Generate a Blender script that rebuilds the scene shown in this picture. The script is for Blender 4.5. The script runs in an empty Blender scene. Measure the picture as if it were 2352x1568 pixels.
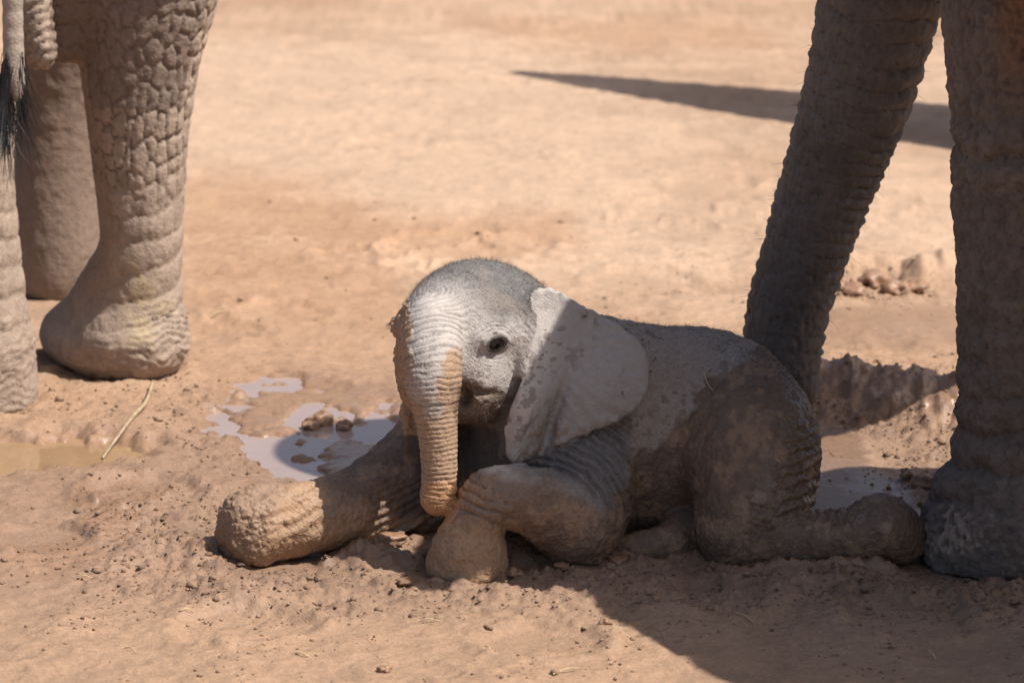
import bpy, math, random, time
import numpy as np
T0 = time.time()
rng = np.random.default_rng(7)
random.seed(7)
scene = bpy.context.scene
COL = scene.collection
R = math.radians

# ------------------------------------------------------------------ camera, world, sun, exposure
CAM_H, PITCH, LENS = 2.6, R(13.0), 135.0
cam_d = bpy.data.cameras.new("camera")
cam = bpy.data.objects.new("camera", cam_d)
COL.objects.link(cam)
cam.location = (0, 0, CAM_H)
cam.rotation_euler = (R(90) - PITCH, 0, 0)
cam_d.lens, cam_d.sensor_width = LENS, 36.0
cam_d.clip_start, cam_d.clip_end = 0.5, 3000
cam_d.dof.use_dof = True
cam_d.dof.focus_distance = 9.15
cam_d.dof.aperture_fstop = 4.5
scene.camera = cam

SUN_EL = R(58.0)
SH = np.array([-0.93, 0.368])                      # ground direction in which shadows fall
S_DIR = np.array([-SH[0] * math.cos(SUN_EL), -SH[1] * math.cos(SUN_EL), math.sin(SUN_EL)])  # towards the sun
sun_d = bpy.data.lights.new("sun", 'SUN')
sun_d.energy, sun_d.angle, sun_d.color = 4.6, R(0.53), (1.0, 0.945, 0.87)
sun = bpy.data.objects.new("sun", sun_d)
COL.objects.link(sun)
from mathutils import Vector
sun.rotation_euler = Vector(tuple(-S_DIR)).to_track_quat('-Z', 'Y').to_euler()
sun.location = (4, 0, 8)

world = bpy.data.worlds.new("World")
scene.world = world
world.use_nodes = True
wn = world.node_tree
sky = wn.nodes.new('ShaderNodeTexSky')
sky.sky_type = 'NISHITA'
sky.sun_disc = False
sky.sun_elevation = SUN_EL
sky.sun_rotation = math.atan2(S_DIR[0], S_DIR[1])
sky.dust_density = 3.5
bg = wn.nodes['Background']
bg.inputs['Strength'].default_value = 0.08
wn.links.new(sky.outputs[0], bg.inputs[0])

scene.view_settings.view_transform = 'Standard'
scene.view_settings.look = 'None'
scene.view_settings.gamma = 1.0
scene.view_settings.exposure = 0.5
scene.render.engine = 'CYCLES'
scene.cycles.use_denoising = True
scene.cycles.max_bounces = 6

# ------------------------------------------------------------------ measuring helpers
# The photograph was measured on a 2352 x 1568 copy; P() turns a measured point and a distance into metres.
FPX, CX, CY = LENS / 36.0 * 2352.0, 1176.0, 784.0
cth, sth = math.cos(PITCH), math.sin(PITCH)
def P(u, v, Y):
    a, b = (u - CX) / FPX, -(v - CY) / FPX
    dy, dz = cth + b * sth, -sth + b * cth
    s = Y / dy
    return np.array([a * s, Y, CAM_H + dz * s])
def G(u, v, z=0.0):
    a, b = (u - CX) / FPX, -(v - CY) / FPX
    dy, dz = cth + b * sth, -sth + b * cth
    s = (z - CAM_H) / dz
    return np.array([a * s, dy * s, z])
def UV(X, Y, Z):
    f = Y * cth - (Z - CAM_H) * sth
    up = Y * sth + (Z - CAM_H) * cth
    return CX + FPX * X / f, CY - FPX * up / f

# ------------------------------------------------------------------ numpy noise
def _hash(ix, iy, iz, seed):
    h = (ix.astype(np.int64) * 374761393 + iy.astype(np.int64) * 668265263 + iz.astype(np.int64) * 2147483647 + seed * 974634777) & 0xFFFFFFFF
    h = ((h ^ (h >> 13)) * 1274126177) & 0xFFFFFFFF
    h = ((h ^ (h >> 16)) * 2246822519) & 0xFFFFFFFF
    return (h ^ (h >> 15)) & 0xFFFFFFFF
def vnoise(p, seed=0):
    """value noise in -1..1 for an (n,3) array"""
    i = np.floor(p); f = p - i; i = i.astype(np.int64)
    w = f * f * f * (f * (f * 6 - 15) + 10)
    r = 0
    for dx in (0, 1):
        wx = w[:, 0] if dx else 1 - w[:, 0]
        for dy in (0, 1):
            wy = w[:, 1] if dy else 1 - w[:, 1]
            for dz in (0, 1):
                wz = w[:, 2] if dz else 1 - w[:, 2]
                r = r + wx * wy * wz * (_hash(i[:, 0] + dx, i[:, 1] + dy, i[:, 2] + dz, seed) / 2147483648.0 - 1)
    return r
def fbm(p, oct=4, seed=0, gain=0.5):
    s, a, r = 1.0, 1.0, 0
    tot = 0
    for k in range(oct):
        r = r + a * vnoise(p * s + 17.3 * k, seed + k)
        tot += a; a *= gain; s *= 2.03
    return r / tot * 1.6
def voronoi(p, seed=0, jit=0.9):
    """F1, F2 and a cell number in 0..1"""
    i = np.floor(p).astype(np.int64); f = p - i
    f1 = np.full(len(p), 9.0); f2 = f1.copy(); cid = np.zeros(len(p))
    for dx in (-1, 0, 1):
        for dy in (-1, 0, 1):
            for dz in (-1, 0, 1):
                a, b, c = i[:, 0] + dx, i[:, 1] + dy, i[:, 2] + dz
                h = _hash(a, b, c, seed)
                ox = (h & 1023) / 1023.0; oy = ((h >> 10) & 1023) / 1023.0; oz = ((h >> 20) & 1023) / 1023.0
                d = np.sqrt((dx + .5 + jit * (ox - .5) - f[:, 0]) ** 2 + (dy + .5 + jit * (oy - .5) - f[:, 1]) ** 2 + (dz + .5 + jit * (oz - .5) - f[:, 2]) ** 2)
                n = d < f1
                f2 = np.where(n, f1, np.minimum(f2, d))
                cid = np.where(n, (h & 0xFFFF) / 65535.0, cid)
                f1 = np.where(n, d, f1)
    return f1, f2, cid
def sstep(a, b, x):
    t = np.clip((x - a) / (b - a), 0, 1)
    return t * t * (3 - 2 * t)
def gauss(x, s):
    return np.exp(-(x / s) ** 2)
def poly_sd(poly, u, v):
    """signed distance to a closed polygon, negative inside"""
    poly = np.asarray(poly, float)
    if u.ndim == 1:
        lo, hi = poly.min(0) - 90, poly.max(0) + 90
        m = (u > lo[0]) & (u < hi[0]) & (v > lo[1]) & (v < hi[1])
        r = np.full(u.shape, 200.0)
        if m.any(): r[m] = poly_sd(poly, u[m][:, None], v[m][:, None])[:, 0]
        return r
    d = np.full(u.shape, 1e18); s = np.ones(u.shape)
    n = len(poly)
    for i in range(n):
        a, b = poly[i], poly[i - 1]
        ex, ey = b - a
        wx, wy = u - a[0], v - a[1]
        t = np.clip((wx * ex + wy * ey) / (ex * ex + ey * ey), 0, 1)
        d = np.minimum(d, (wx - ex * t) ** 2 + (wy - ey * t) ** 2)
        c1, c2, c3 = v >= a[1], v < b[1], ex * wy > ey * wx
        s = np.where((c1 & c2 & c3) | (~c1 & ~c2 & ~c3), -s, s)
    return s * np.sqrt(d)
def smooth_poly(pts, n=6):
    """closed Catmull-Rom through the points"""
    pts = np.asarray(pts, float); m = len(pts); out = []
    for i in range(m):
        p0, p1, p2, p3 = pts[i - 1], pts[i], pts[(i + 1) % m], pts[(i + 2) % m]
        for t in np.linspace(0, 1, n, endpoint=False):
            out.append(.5 * ((2 * p1) + (-p0 + p2) * t + (2 * p0 - 5 * p1 + 4 * p2 - p3) * t * t + (-p0 + 3 * p1 - 3 * p2 + p3) * t ** 3))
    return np.array(out)
def catmull(pts, n=5):
    pts = np.asarray(pts, float); m = len(pts); out = []
    for i in range(m - 1):
        p0, p1, p2, p3 = pts[max(i - 1, 0)], pts[i], pts[i + 1], pts[min(i + 2, m - 1)]
        for t in np.linspace(0, 1, n, endpoint=False):
            out.append(.5 * ((2 * p1) + (-p0 + p2) * t + (2 * p0 - 5 * p1 + 4 * p2 - p3) * t * t + (-p0 + 3 * p1 - 3 * p2 + p3) * t ** 3))
    out.append(pts[-1])
    return np.array(out)

# ------------------------------------------------------------------ sculpting: distance field -> skin
class Field:
    def __init__(s, lo, hi, h):
        s.lo, s.h = np.array(lo, float), h
        s.n = np.ceil((np.array(hi) - s.lo) / h).astype(int) + 1
        s.g = np.full(s.n, 1.0, np.float32)
    def win(s, lo, hi):
        a = np.clip(np.floor((lo - s.lo) / s.h).astype(int), 0, s.n)
        b = np.clip(np.ceil((hi - s.lo) / s.h).astype(int) + 1, 0, s.n)
        if np.any(b <= a): return None
        ax = [(s.lo[k] + s.h * np.arange(a[k], b[k])).astype(np.float32) for k in range(3)]
        X, Y, Z = ax[0][:, None, None], ax[1][None, :, None], ax[2][None, None, :]
        return (slice(a[0], b[0]), slice(a[1], b[1]), slice(a[2], b[2])), X, Y, Z
    def put(s, sl, d, k, sub=False):
        g = s.g[sl]
        if sub:
            hh = np.maximum(k - np.abs(g + d), 0) / max(k, 1e-6)
            s.g[sl] = np.maximum(g, -d) + hh * hh * k * .25
            return
        if np.isscalar(k) and k <= 0:
            s.g[sl] = np.minimum(g, d); return
        hh = np.maximum(k - np.abs(g - d), 0) / k
        s.g[sl] = np.minimum(g, d) - hh * hh * k * .25
    def cone(s, a, b, ra, rb, k=.03, sub=False, sq=None):
        a, b = np.asarray(a, float), np.asarray(b, float)
        m = max(ra, rb) + max(k, .02) + 3 * s.h
        w = s.win(np.minimum(a, b) - m, np.maximum(a, b) + m)
        if w is None: return
        sl, X, Y, Z = w
        ba = b - a; L = max(float(ba @ ba), 1e-9)
        px, py, pz = X - a[0], Y - a[1], Z - a[2]
        t = np.clip((px * ba[0] + py * ba[1] + pz * ba[2]) / L, 0, 1)
        d = np.sqrt((px - ba[0] * t) ** 2 + (py - ba[1] * t) ** 2 + (pz - ba[2] * t) ** 2) - (ra + (rb - ra) * t)
        s.put(sl, d, k, sub)
    def chain(s, pts, k=.03, n=3):
        pts = catmull(pts, n)
        for p, q in zip(pts[:-1], pts[1:]):
            s.cone(p[:3], q[:3], p[3], q[3], k)
    def ell(s, c, r, ax=None, k=.04, sub=False):
        c, r = np.asarray(c, float), np.asarray(r, float)
        A = np.eye(3) if ax is None else np.asarray(ax, float)     # rows: axis directions
        ext = np.sqrt(((A * r[:, None]) ** 2).sum(0)) + max(k, .02) + 3 * s.h
        w = s.win(c - ext, c + ext)
        if w is None: return
        sl, X, Y, Z = w
        px, py, pz = X - c[0], Y - c[1], Z - c[2]
        q = [(px * A[i, 0] + py * A[i, 1] + pz * A[i, 2]) for i in range(3)]
        k0 = np.sqrt(sum((q[i] / r[i]) ** 2 for i in range(3)))
        k1 = np.sqrt(sum((q[i] / r[i] ** 2) ** 2 for i in range(3))) + 1e-9
        s.put(sl, k0 * (k0 - 1) / k1, k, sub)
    def floor(s, z):
        Z = (s.lo[2] + s.h * np.arange(s.n[2])).astype(np.float32)[None, None, :]
        s.g = np.maximum(s.g, z - Z)
    def sample(s, p):
        q = (np.atleast_2d(p) - s.lo) / s.h
        q = np.clip(q, 0, s.n - 1.001); i = q.astype(int); f = q - i
        r = 0
        for dx in (0, 1):
            for dy in (0, 1):
                for dz in (0, 1):
                    r = r + (f[:, 0] if dx else 1 - f[:, 0]) * (f[:, 1] if dy else 1 - f[:, 1]) * (f[:, 2] if dz else 1 - f[:, 2]) * s.g[i[:, 0] + dx, i[:, 1] + dy, i[:, 2] + dz]
        return r
    def hit(s, u, v, y0=8.3, y1=10.6):
        ys = np.arange(y0, y1, s.h * .5)
        pts = np.array([P(u, v, y) for y in ys])
        d = s.sample(pts)
        i = np.argmax(d < 0)
        p = pts[i]; e = s.h
        n = np.array([float((s.sample(p + e * a) - s.sample(p - e * a))[0]) for a in np.eye(3)])
        return p, n / np.linalg.norm(n)
    def mesh(s, smooth=2):
        g = s.g; ins = g < 0
        nx, ny, nz = s.n
        cnt = np.zeros((nx - 1, ny - 1, nz - 1), np.uint8)
        for dx in (0, 1):
            for dy in (0, 1):
                for dz in (0, 1):
                    cnt += ins[dx:nx - 1 + dx, dy:ny - 1 + dy, dz:nz - 1 + dz]
        act = (cnt > 0) & (cnt < 8)
        ci = np.argwhere(act)
        idx = np.full(act.shape, -1, np.int32); idx[act] = np.arange(len(ci))
        acc = np.zeros((len(ci), 3)); num = np.zeros(len(ci))
        cor = [np.array(c) for c in np.ndindex(2, 2, 2)]
        for a in range(8):
            for b in range(a + 1, 8):
                A, B = cor[a], cor[b]
                if np.abs(A - B).sum() != 1: continue
                ga = g[ci[:, 0] + A[0], ci[:, 1] + A[1], ci[:, 2] + A[2]]
                gb = g[ci[:, 0] + B[0], ci[:, 1] + B[1], ci[:, 2] + B[2]]
                m = (ga < 0) != (gb < 0)
                t = np.where(m, ga / np.where(m, ga - gb, 1), 0)
                acc += m[:, None] * (A + t[:, None] * (B - A)); num += m
        V = s.lo + s.h * (ci + acc / num[:, None])
        F = []
        for ax in range(3):
            sl0 = [slice(None)] * 3; sl1 = [slice(None)] * 3
            sl0[ax] = slice(0, -1); sl1[ax] = slice(1, None)
            a, b = ins[tuple(sl0)], ins[tuple(sl1)]
            e = np.argwhere(a != b)
            o1, o2 = [(1, 2), (2, 0), (0, 1)][ax]
            ok = (e[:, o1] > 0) & (e[:, o2] > 0) & (e[:, o1] < s.n[o1] - 1) & (e[:, o2] < s.n[o2] - 1)
            e = e[ok]; fl = a[tuple(e.T)]
            def cell(d1, d2):
                q = e.copy(); q[:, o1] -= d1; q[:, o2] -= d2
                return idx[q[:, 0], q[:, 1], q[:, 2]]
            q = np.stack([cell(1, 1), cell(0, 1), cell(0, 0), cell(1, 0)], 1)
            q[~fl] = q[~fl][:, ::-1]
            F.append(q)
        F = np.concatenate(F)
        for _ in range(smooth):
            V = relax(V, F, .5)
        return V, F
def relax(V, F, w):
    e = np.concatenate([F[:, [0, 1]], F[:, [1, 2]], F[:, [2, 3]], F[:, [3, 0]]])
    n = np.bincount(e[:, 0], minlength=len(V)) + np.bincount(e[:, 1], minlength=len(V))
    S = np.stack([np.bincount(e[:, 0], V[e[:, 1], k], len(V)) + np.bincount(e[:, 1], V[e[:, 0], k], len(V)) for k in range(3)], 1)
    m = n > 0
    V = V.copy(); V[m] += w * (S[m] / n[m, None] - V[m])
    return V
def subdivide(V, F):
    e = np.concatenate([F[:, [0, 1]], F[:, [1, 2]], F[:, [2, 3]], F[:, [3, 0]]])
    es = np.sort(e, 1)
    key = es[:, 0].astype(np.int64) * len(V) + es[:, 1]
    uq, inv = np.unique(key, return_inverse=True)
    ea, eb = uq // len(V), uq % len(V)
    n, m, k = len(V), len(uq), len(F)
    VE = (V[ea] + V[eb]) * .5
    VF = V[F].mean(1)
    inv = inv.reshape(4, k).T + n
    fc = n + m + np.arange(k)
    Q = np.concatenate([np.stack([F[:, j], inv[:, j], fc, inv[:, j - 1]], 1) for j in range(4)])
    return relax(np.concatenate([V, VE, VF]), Q, .35), Q
def normals(V, F):
    n = np.cross(V[F[:, 2]] - V[F[:, 0]], V[F[:, 3]] - V[F[:, 1]])
    N = np.stack([sum(np.bincount(F[:, j], n[:, k], len(V)) for j in range(4)) for k in range(3)], 1)
    return N / (np.linalg.norm(N, axis=1, keepdims=True) + 1e-12)
def path_coord(V, pts):
    """arc length along a polyline of the nearest point, distance to it"""
    pts = np.asarray(pts)[:, :3]
    best = np.full(len(V), 1e9); tt = np.zeros(len(V)); L = 0
    for a, b in zip(pts[:-1], pts[1:]):
        ba = b - a; l = np.linalg.norm(ba)
        t = np.clip((V - a) @ ba / l ** 2, 0, 1)
        d = np.linalg.norm(V - a - t[:, None] * ba, axis=1)
        m = d < best
        best = np.where(m, d, best); tt = np.where(m, L + t * l, tt); L += l
    return tt, best

def np_mesh(name, V, F, mat=None, parent=None, attrs=None, smooth=True):
    me = bpy.data.meshes.new(name)
    F = np.asarray(F)
    me.vertices.add(len(V)); me.vertices.foreach_set('co', np.asarray(V, np.float32).ravel())
    k = F.shape[1]
    me.loops.add(F.size); me.loops.foreach_set('vertex_index', F.astype(np.int32).ravel())
    me.polygons.add(len(F))
    me.polygons.foreach_set('loop_start', np.arange(0, F.size, k, dtype=np.int32))
    me.polygons.foreach_set('loop_total', np.full(len(F), k, np.int32))
    me.update(calc_edges=True)
    me.polygons.foreach_set('use_smooth', np.full(len(F), smooth))
    for an, a in (attrs or {}).items():
        a = np.asarray(a, np.float32)
        if a.ndim == 2:
            at = me.attributes.new(an, 'FLOAT_COLOR', 'POINT')
            at.data.foreach_set('color', np.concatenate([a, np.ones((len(a), 1), np.float32)], 1).ravel())
        else:
            at = me.attributes.new(an, 'FLOAT', 'POINT'); at.data.foreach_set('value', a)
    if mat: me.materials.append(mat)
    o = bpy.data.objects.new(name, me); COL.objects.link(o)
    if parent: o.parent = parent
    return o
def tag(o, label=None, cat=None, group=None, kind=None):
    for k, v in (('label', label), ('category', cat), ('group', group), ('kind', kind)):
        if v: o[k] = v
    return o
def thing(name, loc, label, cat, group=None):
    o = bpy.data.objects.new(name, None); COL.objects.link(o)
    o.location = tuple(loc); o.empty_display_size = .2
    return tag(o, label, cat, group)
def adopt(child, root):
    """parent a mesh built in world coordinates to a root that stands elsewhere"""
    child.parent = root
    me = child.data
    n = len(me.vertices); co = np.empty(n * 3, np.float32); me.vertices.foreach_get('co', co)
    co = co.reshape(-1, 3) - np.array(root.location, np.float32)
    me.vertices.foreach_set('co', co.ravel()); me.update()
    return child

# ------------------------------------------------------------------ materials
def mat_attr(name, bumps, spec=.5, col_noise=(60, .25), rough_default=.8):
    """colour from attribute 'col', roughness from 'rough', layers of fine relief (scale, strength m, kind)"""
    m = bpy.data.materials.new(name); m.use_nodes = True
    nt = m.node_tree; b = nt.nodes['Principled BSDF']; L = nt.links.new
    at = nt.nodes.new('ShaderNodeAttribute'); at.attribute_name = 'col'
    ar = nt.nodes.new('ShaderNodeAttribute'); ar.attribute_name = 'rough'
    tc = nt.nodes.new('ShaderNodeTexCoord')
    nz = nt.nodes.new('ShaderNodeTexNoise'); nz.inputs['Scale'].default_value = col_noise[0]
    nz.inputs['Detail'].default_value = 6; nz.inputs['Roughness'].default_value = .7
    L(tc.outputs['Object'], nz.inputs['Vector'])
    mr = nt.nodes.new('ShaderNodeMapRange')
    mr.inputs['From Min'].default_value, mr.inputs['From Max'].default_value = .3, .7
    mr.inputs['To Min'].default_value, mr.inputs['To Max'].default_value = 1 - col_noise[1], 1 + col_noise[1]
    L(nz.outputs['Fac'], mr.inputs['Value'])
    mx = nt.nodes.new('ShaderNodeVectorMath'); mx.operation = 'SCALE'
    L(at.outputs['Color'], mx.inputs[0]); L(mr.outputs[0], mx.inputs['Scale'])
    L(mx.outputs[0], b.inputs['Base Color'])
    rn = nt.nodes.new('ShaderNodeMath'); rn.operation = 'MULTIPLY_ADD'
    L(nz.outputs['Fac'], rn.inputs[0]); rn.inputs[1].default_value = .25; 
    sub = nt.nodes.new('ShaderNodeMath'); sub.operation = 'SUBTRACT'; L(ar.outputs['Fac'], sub.inputs[0]); sub.inputs[1].default_value = .125
    L(sub.outputs[0], rn.inputs[2]); L(rn.outputs[0], b.inputs['Roughness'])
    b.inputs['Specular IOR Level'].default_value = spec
    prev = None
    for sc, dist, kind in bumps:
        bp = nt.nodes.new('ShaderNodeBump'); bp.inputs['Distance'].default_value = dist
        bp.inputs['Strength'].default_value = 1.0
        ws = nt.nodes.new('ShaderNodeMapRange')               # wet film fills the fine relief
        ws.inputs['From Min'].default_value, ws.inputs['From Max'].default_value = .16, .6
        ws.inputs['To Min'].default_value, ws.inputs['To Max'].default_value = .25, 1.0
        L(ar.outputs['Fac'], ws.inputs['Value']); L(ws.outputs[0], bp.inputs['Strength'])
        if kind == 'cell':
            t = nt.nodes.new('ShaderNodeTexVoronoi'); t.feature = 'DISTANCE_TO_EDGE'
            t.inputs['Scale'].default_value = sc
            wb = nt.nodes.new('ShaderNodeTexNoise'); wb.inputs['Scale'].default_value = sc * .6
            L(tc.outputs['Object'], wb.inputs['Vector'])
            ad = nt.nodes.new('ShaderNodeVectorMath'); ad.operation = 'MULTIPLY_ADD'
            L(wb.outputs['Color'], ad.inputs[0]); ad.inputs[1].default_value = (.7 / sc,) * 3
            L(tc.outputs['Object'], ad.inputs[2]); L(ad.outputs[0], t.inputs['Vector'])
            cl = nt.nodes.new('ShaderNodeMapRange'); cl.inputs['From Max'].default_value = .22
            L(t.outputs['Distance'], cl.inputs['Value']); out = cl.outputs[0]
        else:
            t = nt.nodes.new('ShaderNodeTexNoise'); t.inputs['Scale'].default_value = sc
            t.inputs['Detail'].default_value = 5; t.inputs['Roughness'].default_value = .65
            L(tc.outputs['Object'], t.inputs['Vector']); out = t.outputs['Fac']
        L(out, bp.inputs['Height'])
        if prev: L(prev.outputs[0], bp.inputs['Normal'])
        prev = bp
    if prev: L(prev.outputs[0], b.inputs['Normal'])
    return m
def mat_plain(name, col, rough=.7, scale=40, var=.25, spec=.5, bump=.0005):
    m = bpy.data.materials.new(name); m.use_nodes = True
    nt = m.node_tree; b = nt.nodes['Principled BSDF']; L = nt.links.new
    tc = nt.nodes.new('ShaderNodeTexCoord'); nz = nt.nodes.new('ShaderNodeTexNoise')
    nz.inputs['Scale'].default_value = scale; nz.inputs['Detail'].default_value = 5
    L(tc.outputs['Object'], nz.inputs['Vector'])
    rp = nt.nodes.new('ShaderNodeValToRGB')
    c = np.array(col)
    rp.color_ramp.elements[0].color = tuple(c * (1 - var)) + (1,); rp.color_ramp.elements[1].color = tuple(np.minimum(c * (1 + var), 1)) + (1,)
    rp.color_ramp.elements[0].position, rp.color_ramp.elements[1].position = .3, .7
    L(nz.outputs['Fac'], rp.inputs[0]); L(rp.outputs[0], b.inputs['Base Color'])
    b.inputs['Roughness'].default_value = rough; b.inputs['Specular IOR Level'].default_value = spec
    if bump:
        bp = nt.nodes.new('ShaderNodeBump'); bp.inputs['Distance'].default_value = bump
        L(nz.outputs['Fac'], bp.inputs['Height']); L(bp.outputs[0], b.inputs['Normal'])
    return m

MUD_TAN = np.array([.44, .275, .165]); MUD_BRN = np.array([.150, .094, .063]); MUD_WET = np.array([.125, .075, .05])
GREY = np.array([.40, .36, .335]); GREY_D = np.array([.20, .185, .18])
M_calf = mat_attr('calf_skin', [(90, .0008, 'noise'), (130, .0005, 'cell'), (420, .0004, 'noise')], .5, (60, .12))
M_adult = mat_attr('adult_skin', [(40, .0012, 'noise'), (75, .0006, 'cell'), (240, .0008, 'noise')], .35, (70, .2))
M_ground = mat_attr('mud_and_sand', [(45, .004, 'noise'), (160, .0028, 'noise'), (520, .0012, 'noise')], .5, (90, .2))
def mixc(c, d, m):
    return c * (1 - m[:, None]) + np.asarray(d) * m[:, None]

# ================================================================== THE CALF
H = .0058
calf = Field((-.85, 8.45, -.03), (1.14, 9.95, .78), H)
# torso: near broadside, chest at the left, rump at the right and a little farther off
def fr(yaw):   # rows: forward, left, up for a heading turned left of 'towards the camera'
    f = np.array([-math.sin(yaw), -math.cos(yaw), 0]); l = np.array([math.cos(yaw), -math.sin(yaw), 0])
    return np.array([f, l, [0, 0, 1.0]])
BA = fr(R(68))
def ell_px(u, v, Y, r, A=BA, k=.06, **kw): calf.ell(P(u, v, Y), r, A, k, **kw)
ell_px(1560, 1000, 9.27, (.30, .225, .275), k=.05)
ell_px(1380, 1010, 9.20, (.24, .20, .25), k=.08)
ell_px(1668, 1010, 9.34, (.20, .20, .240), k=.08)
ell_px(1230, 1060, 9.14, (.15, .17, .185), k=.08)
# neck
calf.cone(P(1160, 800, 9.2), P(1370, 920, 9.24), .165, .20, .08)
# near thigh and shank
calf.chain([(*P(1712, 960, 9.16), .140), (*P(1730, 1065, 9.04), .150)], .07)
calf.chain([(*P(1730, 1065, 9.04), .148), (*P(1726, 1168, 8.98), .130), (*P(1694, 1224, 8.95), .092)], .025)
calf.chain([(*P(1690, 1232, 8.94), .084), (*P(1800, 1240, 8.92), .074), (*P(1900, 1242, 8.91), .066), (*P(1980, 1228, 8.92), .068), (*P(2030, 1212, 8.93), .076)], .02)
calf.chain([(*P(2026, 1206, 8.93), .072), (*P(2068, 1238, 8.94), .064)], .02)
# far hind leg under the belly
calf.chain([(*P(1640, 1200, 9.2), .11), (*P(1540, 1250, 9.0), .050), (*P(1440, 1262, 8.97), .034)], .02)
# near foreleg, elbow on the ground, wrist raised, foot planted
calf.chain([(*P(1345, 1090, 9.04), .125), (*P(1338, 1165, 8.95), .105), (*P(1322, 1222, 8.91), .085)], .03)
calf.chain([(*P(1328, 1212, 8.91), .085), (*P(1240, 1157, 8.88), .078), (*P(1165, 1138, 8.86), .066), (*P(1118, 1150, 8.845), .062)], .025)
calf.chain([(*P(1118, 1150, 8.845), .061), (*P(1090, 1205, 8.84), .062), (*P(1078, 1262, 8.84), .083), (*P(1072, 1300, 8.84), .098)], .015)
# far foreleg stretched out on the mud, sole towards the camera's left
calf.chain([(*P(1010, 1110, 9.22), .125), (*P(900, 1130, 9.14), .098), (*P(800, 1168, 9.06), .082), (*P(700, 1188, 9.0), .076), (*P(620, 1205, 8.97), .080), (*P(585, 1213, 8.955), .086)], .03)
calf.chain([(*P(575, 1216, 8.95), .088), (*P(530, 1219, 8.915), .094)], .02)
calf.cone(P(1000, 1030, 9.25), P(930, 1080, 9.2), .12, .09, .04)
_w = calf.win(P(545, 1215, 8.93) - .17, P(545, 1215, 8.93) + .17)
_p0 = P(516, 1217, 8.885); _nn = np.array([-.80, -.595, .06])
_pl = (_w[1] - _p0[0]) * _nn[0] + (_w[2] - _p0[1]) * _nn[1] + (_w[3] - _p0[2]) * _nn[2]
_g = calf.g[_w[0]]; _hh = np.maximum(.11 - np.abs(_g - _pl), 0) / .11
calf.g[_w[0]] = np.where(_pl > -.14, np.maximum(_g, _pl) + _hh * _hh * .11 * .25, _g)
# head
HC = P(1085, 778, 9.13); HA = fr(R(34))
def HP(f, l, w): return HC + f * HA[0] + l * HA[1] + w * HA[2]
def hell(c, r, k=.05, **kw): calf.ell(HP(*c), r, HA, k, **kw)
hell((-.01, 0, .025), (.185, .168, .168), .08)
hell((.075, 0, .035), (.115, .115, .115), .06)
hell((.065, .080, -.065), (.105, .072, .105), .05); hell((.065, -.080, -.065), (.105, .072, .105), .05)
for s in (1, -1):
    hell((.085, s * .118, .038), (.055, .038, .026), .035)          # brow
    hell((.085, s * .060, -.125), (.078, .055, .058), .03)           # lips and jaw
calf.cone(HP(-.03, 0, -.11), HP(.09, 0, -.155), .085, .04, .03)
TR = [(*P(992, 745, 8.975), .066), (*P(993, 800, 8.925), .0595), (*P(995, 850, 8.895), .0555), (*P(998, 910, 8.88), .0510), (*P(1004, 980, 8.87), .0455),
      (*P(1009, 1060, 8.86), .0395), (*P(1008, 1115, 8.855), .0365), (*P(1005, 1140, 8.855), .0365), (*P(1005, 1150, 8.855), .033)]
calf.chain(TR[:4], .028); calf.chain(TR[3:], .012)
calf.cone(P(1012, 1158, 8.86), P(1004, 1168, 8.845), .020, .011, .012)
calf.cone(P(990, 1150, 8.84), P(984, 1152, 8.835), .018, .012, .012)
_m, _mn = calf.hit(1066, 915)
calf.ell(_m, (.020, .04, .030), None, .012, sub=True)
for _a, _b in (((1068, 884), (1100, 900)), ((1100, 900), (1135, 902))):
    _p, _q = calf.hit(*_a)[0], calf.hit(*_b)[0]
    calf.cone(_p, _q, .007, .006, .012, sub=True)
# eyes: socket pressed in, lids raised round it
EYE, EN = calf.hit(1142, 790)
EYE2 = HC + (EYE - HC) - 2 * ((EYE - HC) @ HA[1]) * HA[1]
EN2 = EN - 2 * (EN @ HA[1]) * HA[1]
for e, n in ((EYE, EN), (EYE2, EN2)):
    calf.ell(e + .022 * n, (.036, .036, .036), None, .03, sub=True)
    t = np.cross([0, 0, 1.0], n); t /= np.linalg.norm(t); b = np.cross(n, t)
    ring = [e + (.0305 * math.cos(a) * t + (.0195 if math.sin(a) > 0 else .0180) * math.sin(a) * b) - .007 * n + .005 * math.sin(a) * n for a in np.linspace(0, 2 * math.pi, 21)]
    for p, q in zip(ring[:-1], ring[1:]): calf.cone(p, q, .0052, .0052, .010)
# ears: thin curved sheets hung on the head
def ear(poly, Yf, th, root, kroot, lo, hi):
    w = calf.win(np.array(lo), np.array(hi))
    sl, X, Y, Z = w
    X, Y, Z = np.broadcast_arrays(X, Y, Z)
    f = Y * cth - (Z - CAM_H) * sth
    u = CX + FPX * X / f; v = CY - FPX * (Y * sth + (Z - CAM_H) * cth) / f
    s2 = poly_sd(smooth_poly(poly, 4), u, v) / 950.0
    wv = np.abs(Y - Yf(u, v)) * .97 - th
    r = th * .9
    q1, q2 = s2 + r, wv + r
    d = np.sqrt(np.maximum(q1, 0) ** 2 + np.maximum(q2, 0) ** 2) + np.minimum(np.maximum(q1, q2), 0) - r
    dr = poly_sd(root, u, v) / 950.0
    k = .006 + kroot * (1 - sstep(0, .05, dr))
    calf.put(sl, d.astype(np.float32), k.astype(np.float32))
EAR = [(1225, 676), (1258, 662), (1290, 672), (1340, 702), (1400, 733), (1450, 766), (1480, 803), (1492, 842), (1489, 890), (1470, 930), (1436, 960), (1376, 986), (1304, 1014), (1238, 1044), (1192, 1066), (1164, 1050), (1157, 1018), (1166, 960), (1186, 900), (1206, 856), (1222, 800), (1228, 730)]
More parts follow.
